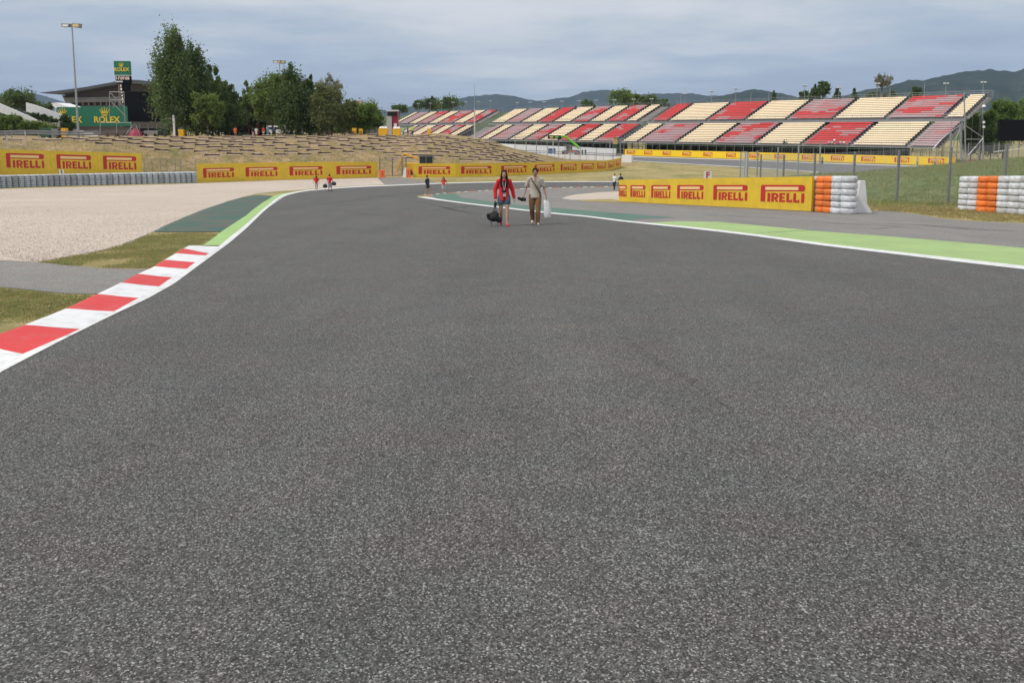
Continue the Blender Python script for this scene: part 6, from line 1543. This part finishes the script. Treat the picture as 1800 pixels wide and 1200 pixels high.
hp = wp_ + Rm @ wr2[-1] + Vector((-.02, -.04, -.12)); root = thing('camera', 'black camera with lens held low in the right hand of the man', 'camera', hp, .5); mb = MB(); mb.box((0, 0, 0), (.15, .08, .10), C_BLK); mb.box((0, 0, .06), (.06, .06, .04), C_BLK); mb.build('camera_body', root, bevel=.01); mb = MB(); mb.bar((-.04, 0, 0), (-.19, -.03, .05), .042, C_BLK, 12, .048); mb.build('lens', root)
hp = wp_ + Rm @ wr2[1] + Vector((.0, -.03, -.10)); root = thing('shopping_bag', 'white plastic carrier bag in the left hand of the man', 'bag', hp)
mb = MB(); mb.loft([((.05, 0, -.58), .085, .05), ((.055, 0, -.55), .105, .065), ((.05, 0, -.40), .115, .07), ((.04, 0, -.22), .10, .05), ((.02, 0, -.10), .085, .03), ((.0, 0, -.04), .06, .02)], C_WHT, 16); bg_ = mb.build('bag_body', root, smooth=True)
for sx_ in (-1, 1): mb = MB(); mb.bar((sx_ * .05 + .01, 0, -.09), (0, 0, .03), .012, C_WHT, 6); mb.build('handle', root)

# the smaller figures
def P_(u, v_): q = G(u, v_); return Vector((q.x, q.y, q.z + .012))
def Pg(u, d): return gp(u, d)
person('person in red shirt and pale shorts walking away at the far track edge', P_(556.5, 336.5), math.pi, 1.62, .028, .15, 1, None, C_RED, 'shorts', C_WHT, 'short', HAIRBR, .15, shoes=C_WHT)
r_, v_, w_, _ = person('person in red with grey shorts carrying two bags at the far left edge', P_(580, 337), math.pi - .2, 1.74, .028, .16, -1, None, C_RED, 'long_shorts', cloth('cloth_light_grey', (.42, .42, .44)), 'short', C_RED if False else HAIRB, 0, shoes=C_BLK)
for sx_, lb in ((-1, 'dark bag on the right side of the person in red with shorts'), (1, 'dark blue bag held low left of the person in red with shorts')):
    q = r_.location + Vector((-sx_ * .45, -.1, .62 if sx_ > 0 else .85)); root = thing('bag', lb, 'bag', q); mb = MB(); mb.loft([((0, 0, -.22), .16, .10), ((0, 0, -.1), .24, .13), ((0, 0, .08), .2, .11), ((0, 0, .16), .08, .05)], C_NAVY, 12); mb.build('bag_body', root, smooth=True); mb = MB(); mb.bar((-.05, 0, .12), (sx_ * .1, 0, .3), .015, C_BLK, 5); mb.build('strap', root)
person('person in dark top and dark shorts walking sideways at the apex kerb', P_(751.5, 344.8), 1.1, 1.72, .028, .22, 1, None, C_NAVY, 'shorts', C_NAVY, 'short', HAIRB, 0, shoes=C_PNK)
person('person in red top and grey shorts standing behind the apex kerb', P_(780, 340.5), .3, 1.55, .028, .10, -1, {-1: ((-.3, -.02, 1.15), (-.26, -.15, 1.0)), 1: ((.32, 0, 1.15), (.4, -.1, .98))}, cloth('cloth_coral', (.75, .10, .08)), 'long_shorts', cloth('cloth_light_grey', (.42, .42, .44)), 'short', HAIRB, .2, shoes=C_PNK)
person('person in white shirt and black trousers at the left end of the nearest board', P_(1080, 333.8), -.8, 1.70, .028, .12, 1, None, C_WHT, 'trousers', C_BLK, 'short', HAIRB, 0, shoes=C_BLK)
r_, v_, w_, _ = person('person with a black backpack standing behind the left end of the nearest board', P_(1090.5, 334.5), math.pi, 1.74, .028, .08, 1, None, C_CRM, 'trousers', C_BLK, 'short', HAIRB, 0, shoes=C_BLK)
root = thing('backpack', 'big round black backpack on the person behind the nearest board', 'backpack', r_.location + Vector((0, -.28, 1.22))); mb = MB(); mb.loft([((0, 0, -.30), .15, .09), ((0, 0, -.18), .26, .15), ((0, 0, .02), .27, .17), ((0, 0, .2), .18, .11), ((0, 0, .26), .06, .05)], C_BLK, 14); mb.build('bag_body', root, smooth=True); mb = MB(); mb.bar((0, 0, .25), (0, .05, .33), .02, C_BLK, 5); mb.build('handle', root)
for (u, d, rz, tp, bt, bm_, h, lb) in ((414, 147.5, .4, C_ORG, 'shorts', C_ORG, 1.85, 'person all in orange standing on the crest before the bar pavilion'),
    (451, 147.5, .2, C_WHT, 'long_shorts', C_PNK, 1.75, 'person in white top and pink shorts on the crest under the trees'), (445, 149, 1.0, C_NAVY, 'trousers', C_PNK, 1.7, 'person in dark top behind the one with pink shorts'),
    (463.5, 147.5, -.2, C_RED, 'shorts', C_CRM, 1.8, 'person in red shirt and bare legs on the crest under the trees'), (471, 149, 2.8, C_TEAL, 'trousers', C_TEAL, 1.8, 'person in teal with a white cap right of the red shirt'),
    (483, 152, .5, C_BLUE, 'trousers', C_BLK, 1.65, 'person in blue between the tree trunks on the crest'), (477, 149, 0, C_WHT, 'shorts', C_WHT, 1.1, 'small child in white beside the person in teal'),
    (709, 152, .3, C_LGR, 'trousers', C_TEAL, 1.7, 'person in pale green right of the yellow bins'), (717, 152, 2.0, C_BLK, 'trousers', C_BLK, 1.7, 'person in black right of the yellow bins'), (725, 153, .0, cloth('cloth_hi_vis', (.62, .72, .12)), 'trousers', C_NAVY, 1.85, 'person in a hi vis yellow top right of the yellow bins')):
    p = gp(u, d); person(lb, p, rz, h, .04, .10, 1, None, tp, bt, bm_, 'short', HAIRB, 0)
for (u, d, tp, lb) in ((1023.5, 214, C_NAVY, 'person in dark clothes right of the lime loader, left of two'), (1029, 214.5, C_BLK, 'person in dark clothes right of the lime loader, right of two'), (1445, 158, C_TEAL, 'person in pale teal top on the back straight behind the fence')):
    p = gp(u, d); p.z = -5.36; person(lb, p, .4, 1.72, .045, .12, 1, None, tp, 'trousers', C_BLK, 'short', HAIRB, 0)
for (u, d, tp, lb) in ((1612, 153, C_PNK, 'person leaning at the long far board near its right end, left of two'), (1643, 150, C_CRM, 'person in cream near the right end of the long far board')):
    p = gp(u, d); p.z = -5.3; person(lb, p, .4, 1.75, .045, .05, 1, None, tp, 'trousers', C_TEAL, 'short', HAIRBR, 0)
# spectators sitting or standing on the stands
def on_stand(u, tier, row, lb, tp, h=1.65, sit=True):
    off = (0 if tier == 0 else OU) + row * TREAD + .62; zz_ = (Z0 if tier == 0 else ZU) + row * RISE
    t = su(u, off); p = sp(t, off - .1, zz_ - (0 if not sit else 0.0)); person(lb, p, RZS, h, .05, .05, 1, None, tp, 'trousers', C_NAVY, 'short', HAIRB, 0, sit=sit)
on_stand(1012, 1, 9, 'person in dark clothes standing at the top of the middle grandstand', C_NAVY, 1.75, False)
for i, (u, r0, tp, w_) in enumerate(((1457, 0, C_PNK, 'pink'), (1462, 0, C_CRM, 'cream'), (1466, 1, C_WHT, 'white'), (1472, 0, C_RED, 'red'), (1477, 0, C_PNK, 'pale pink'), (1483, 0, C_WHT, 'bright white'), (1378, 0, C_BLK, 'black'), (1382, 0, C_CRM, 'sand coloured'))):
    on_stand(u, 0, r0, 'spectator in %s sitting low on the largest stand, %s' % (w_, 'lower red block' if i < 6 else 'lower cream block'), tp)
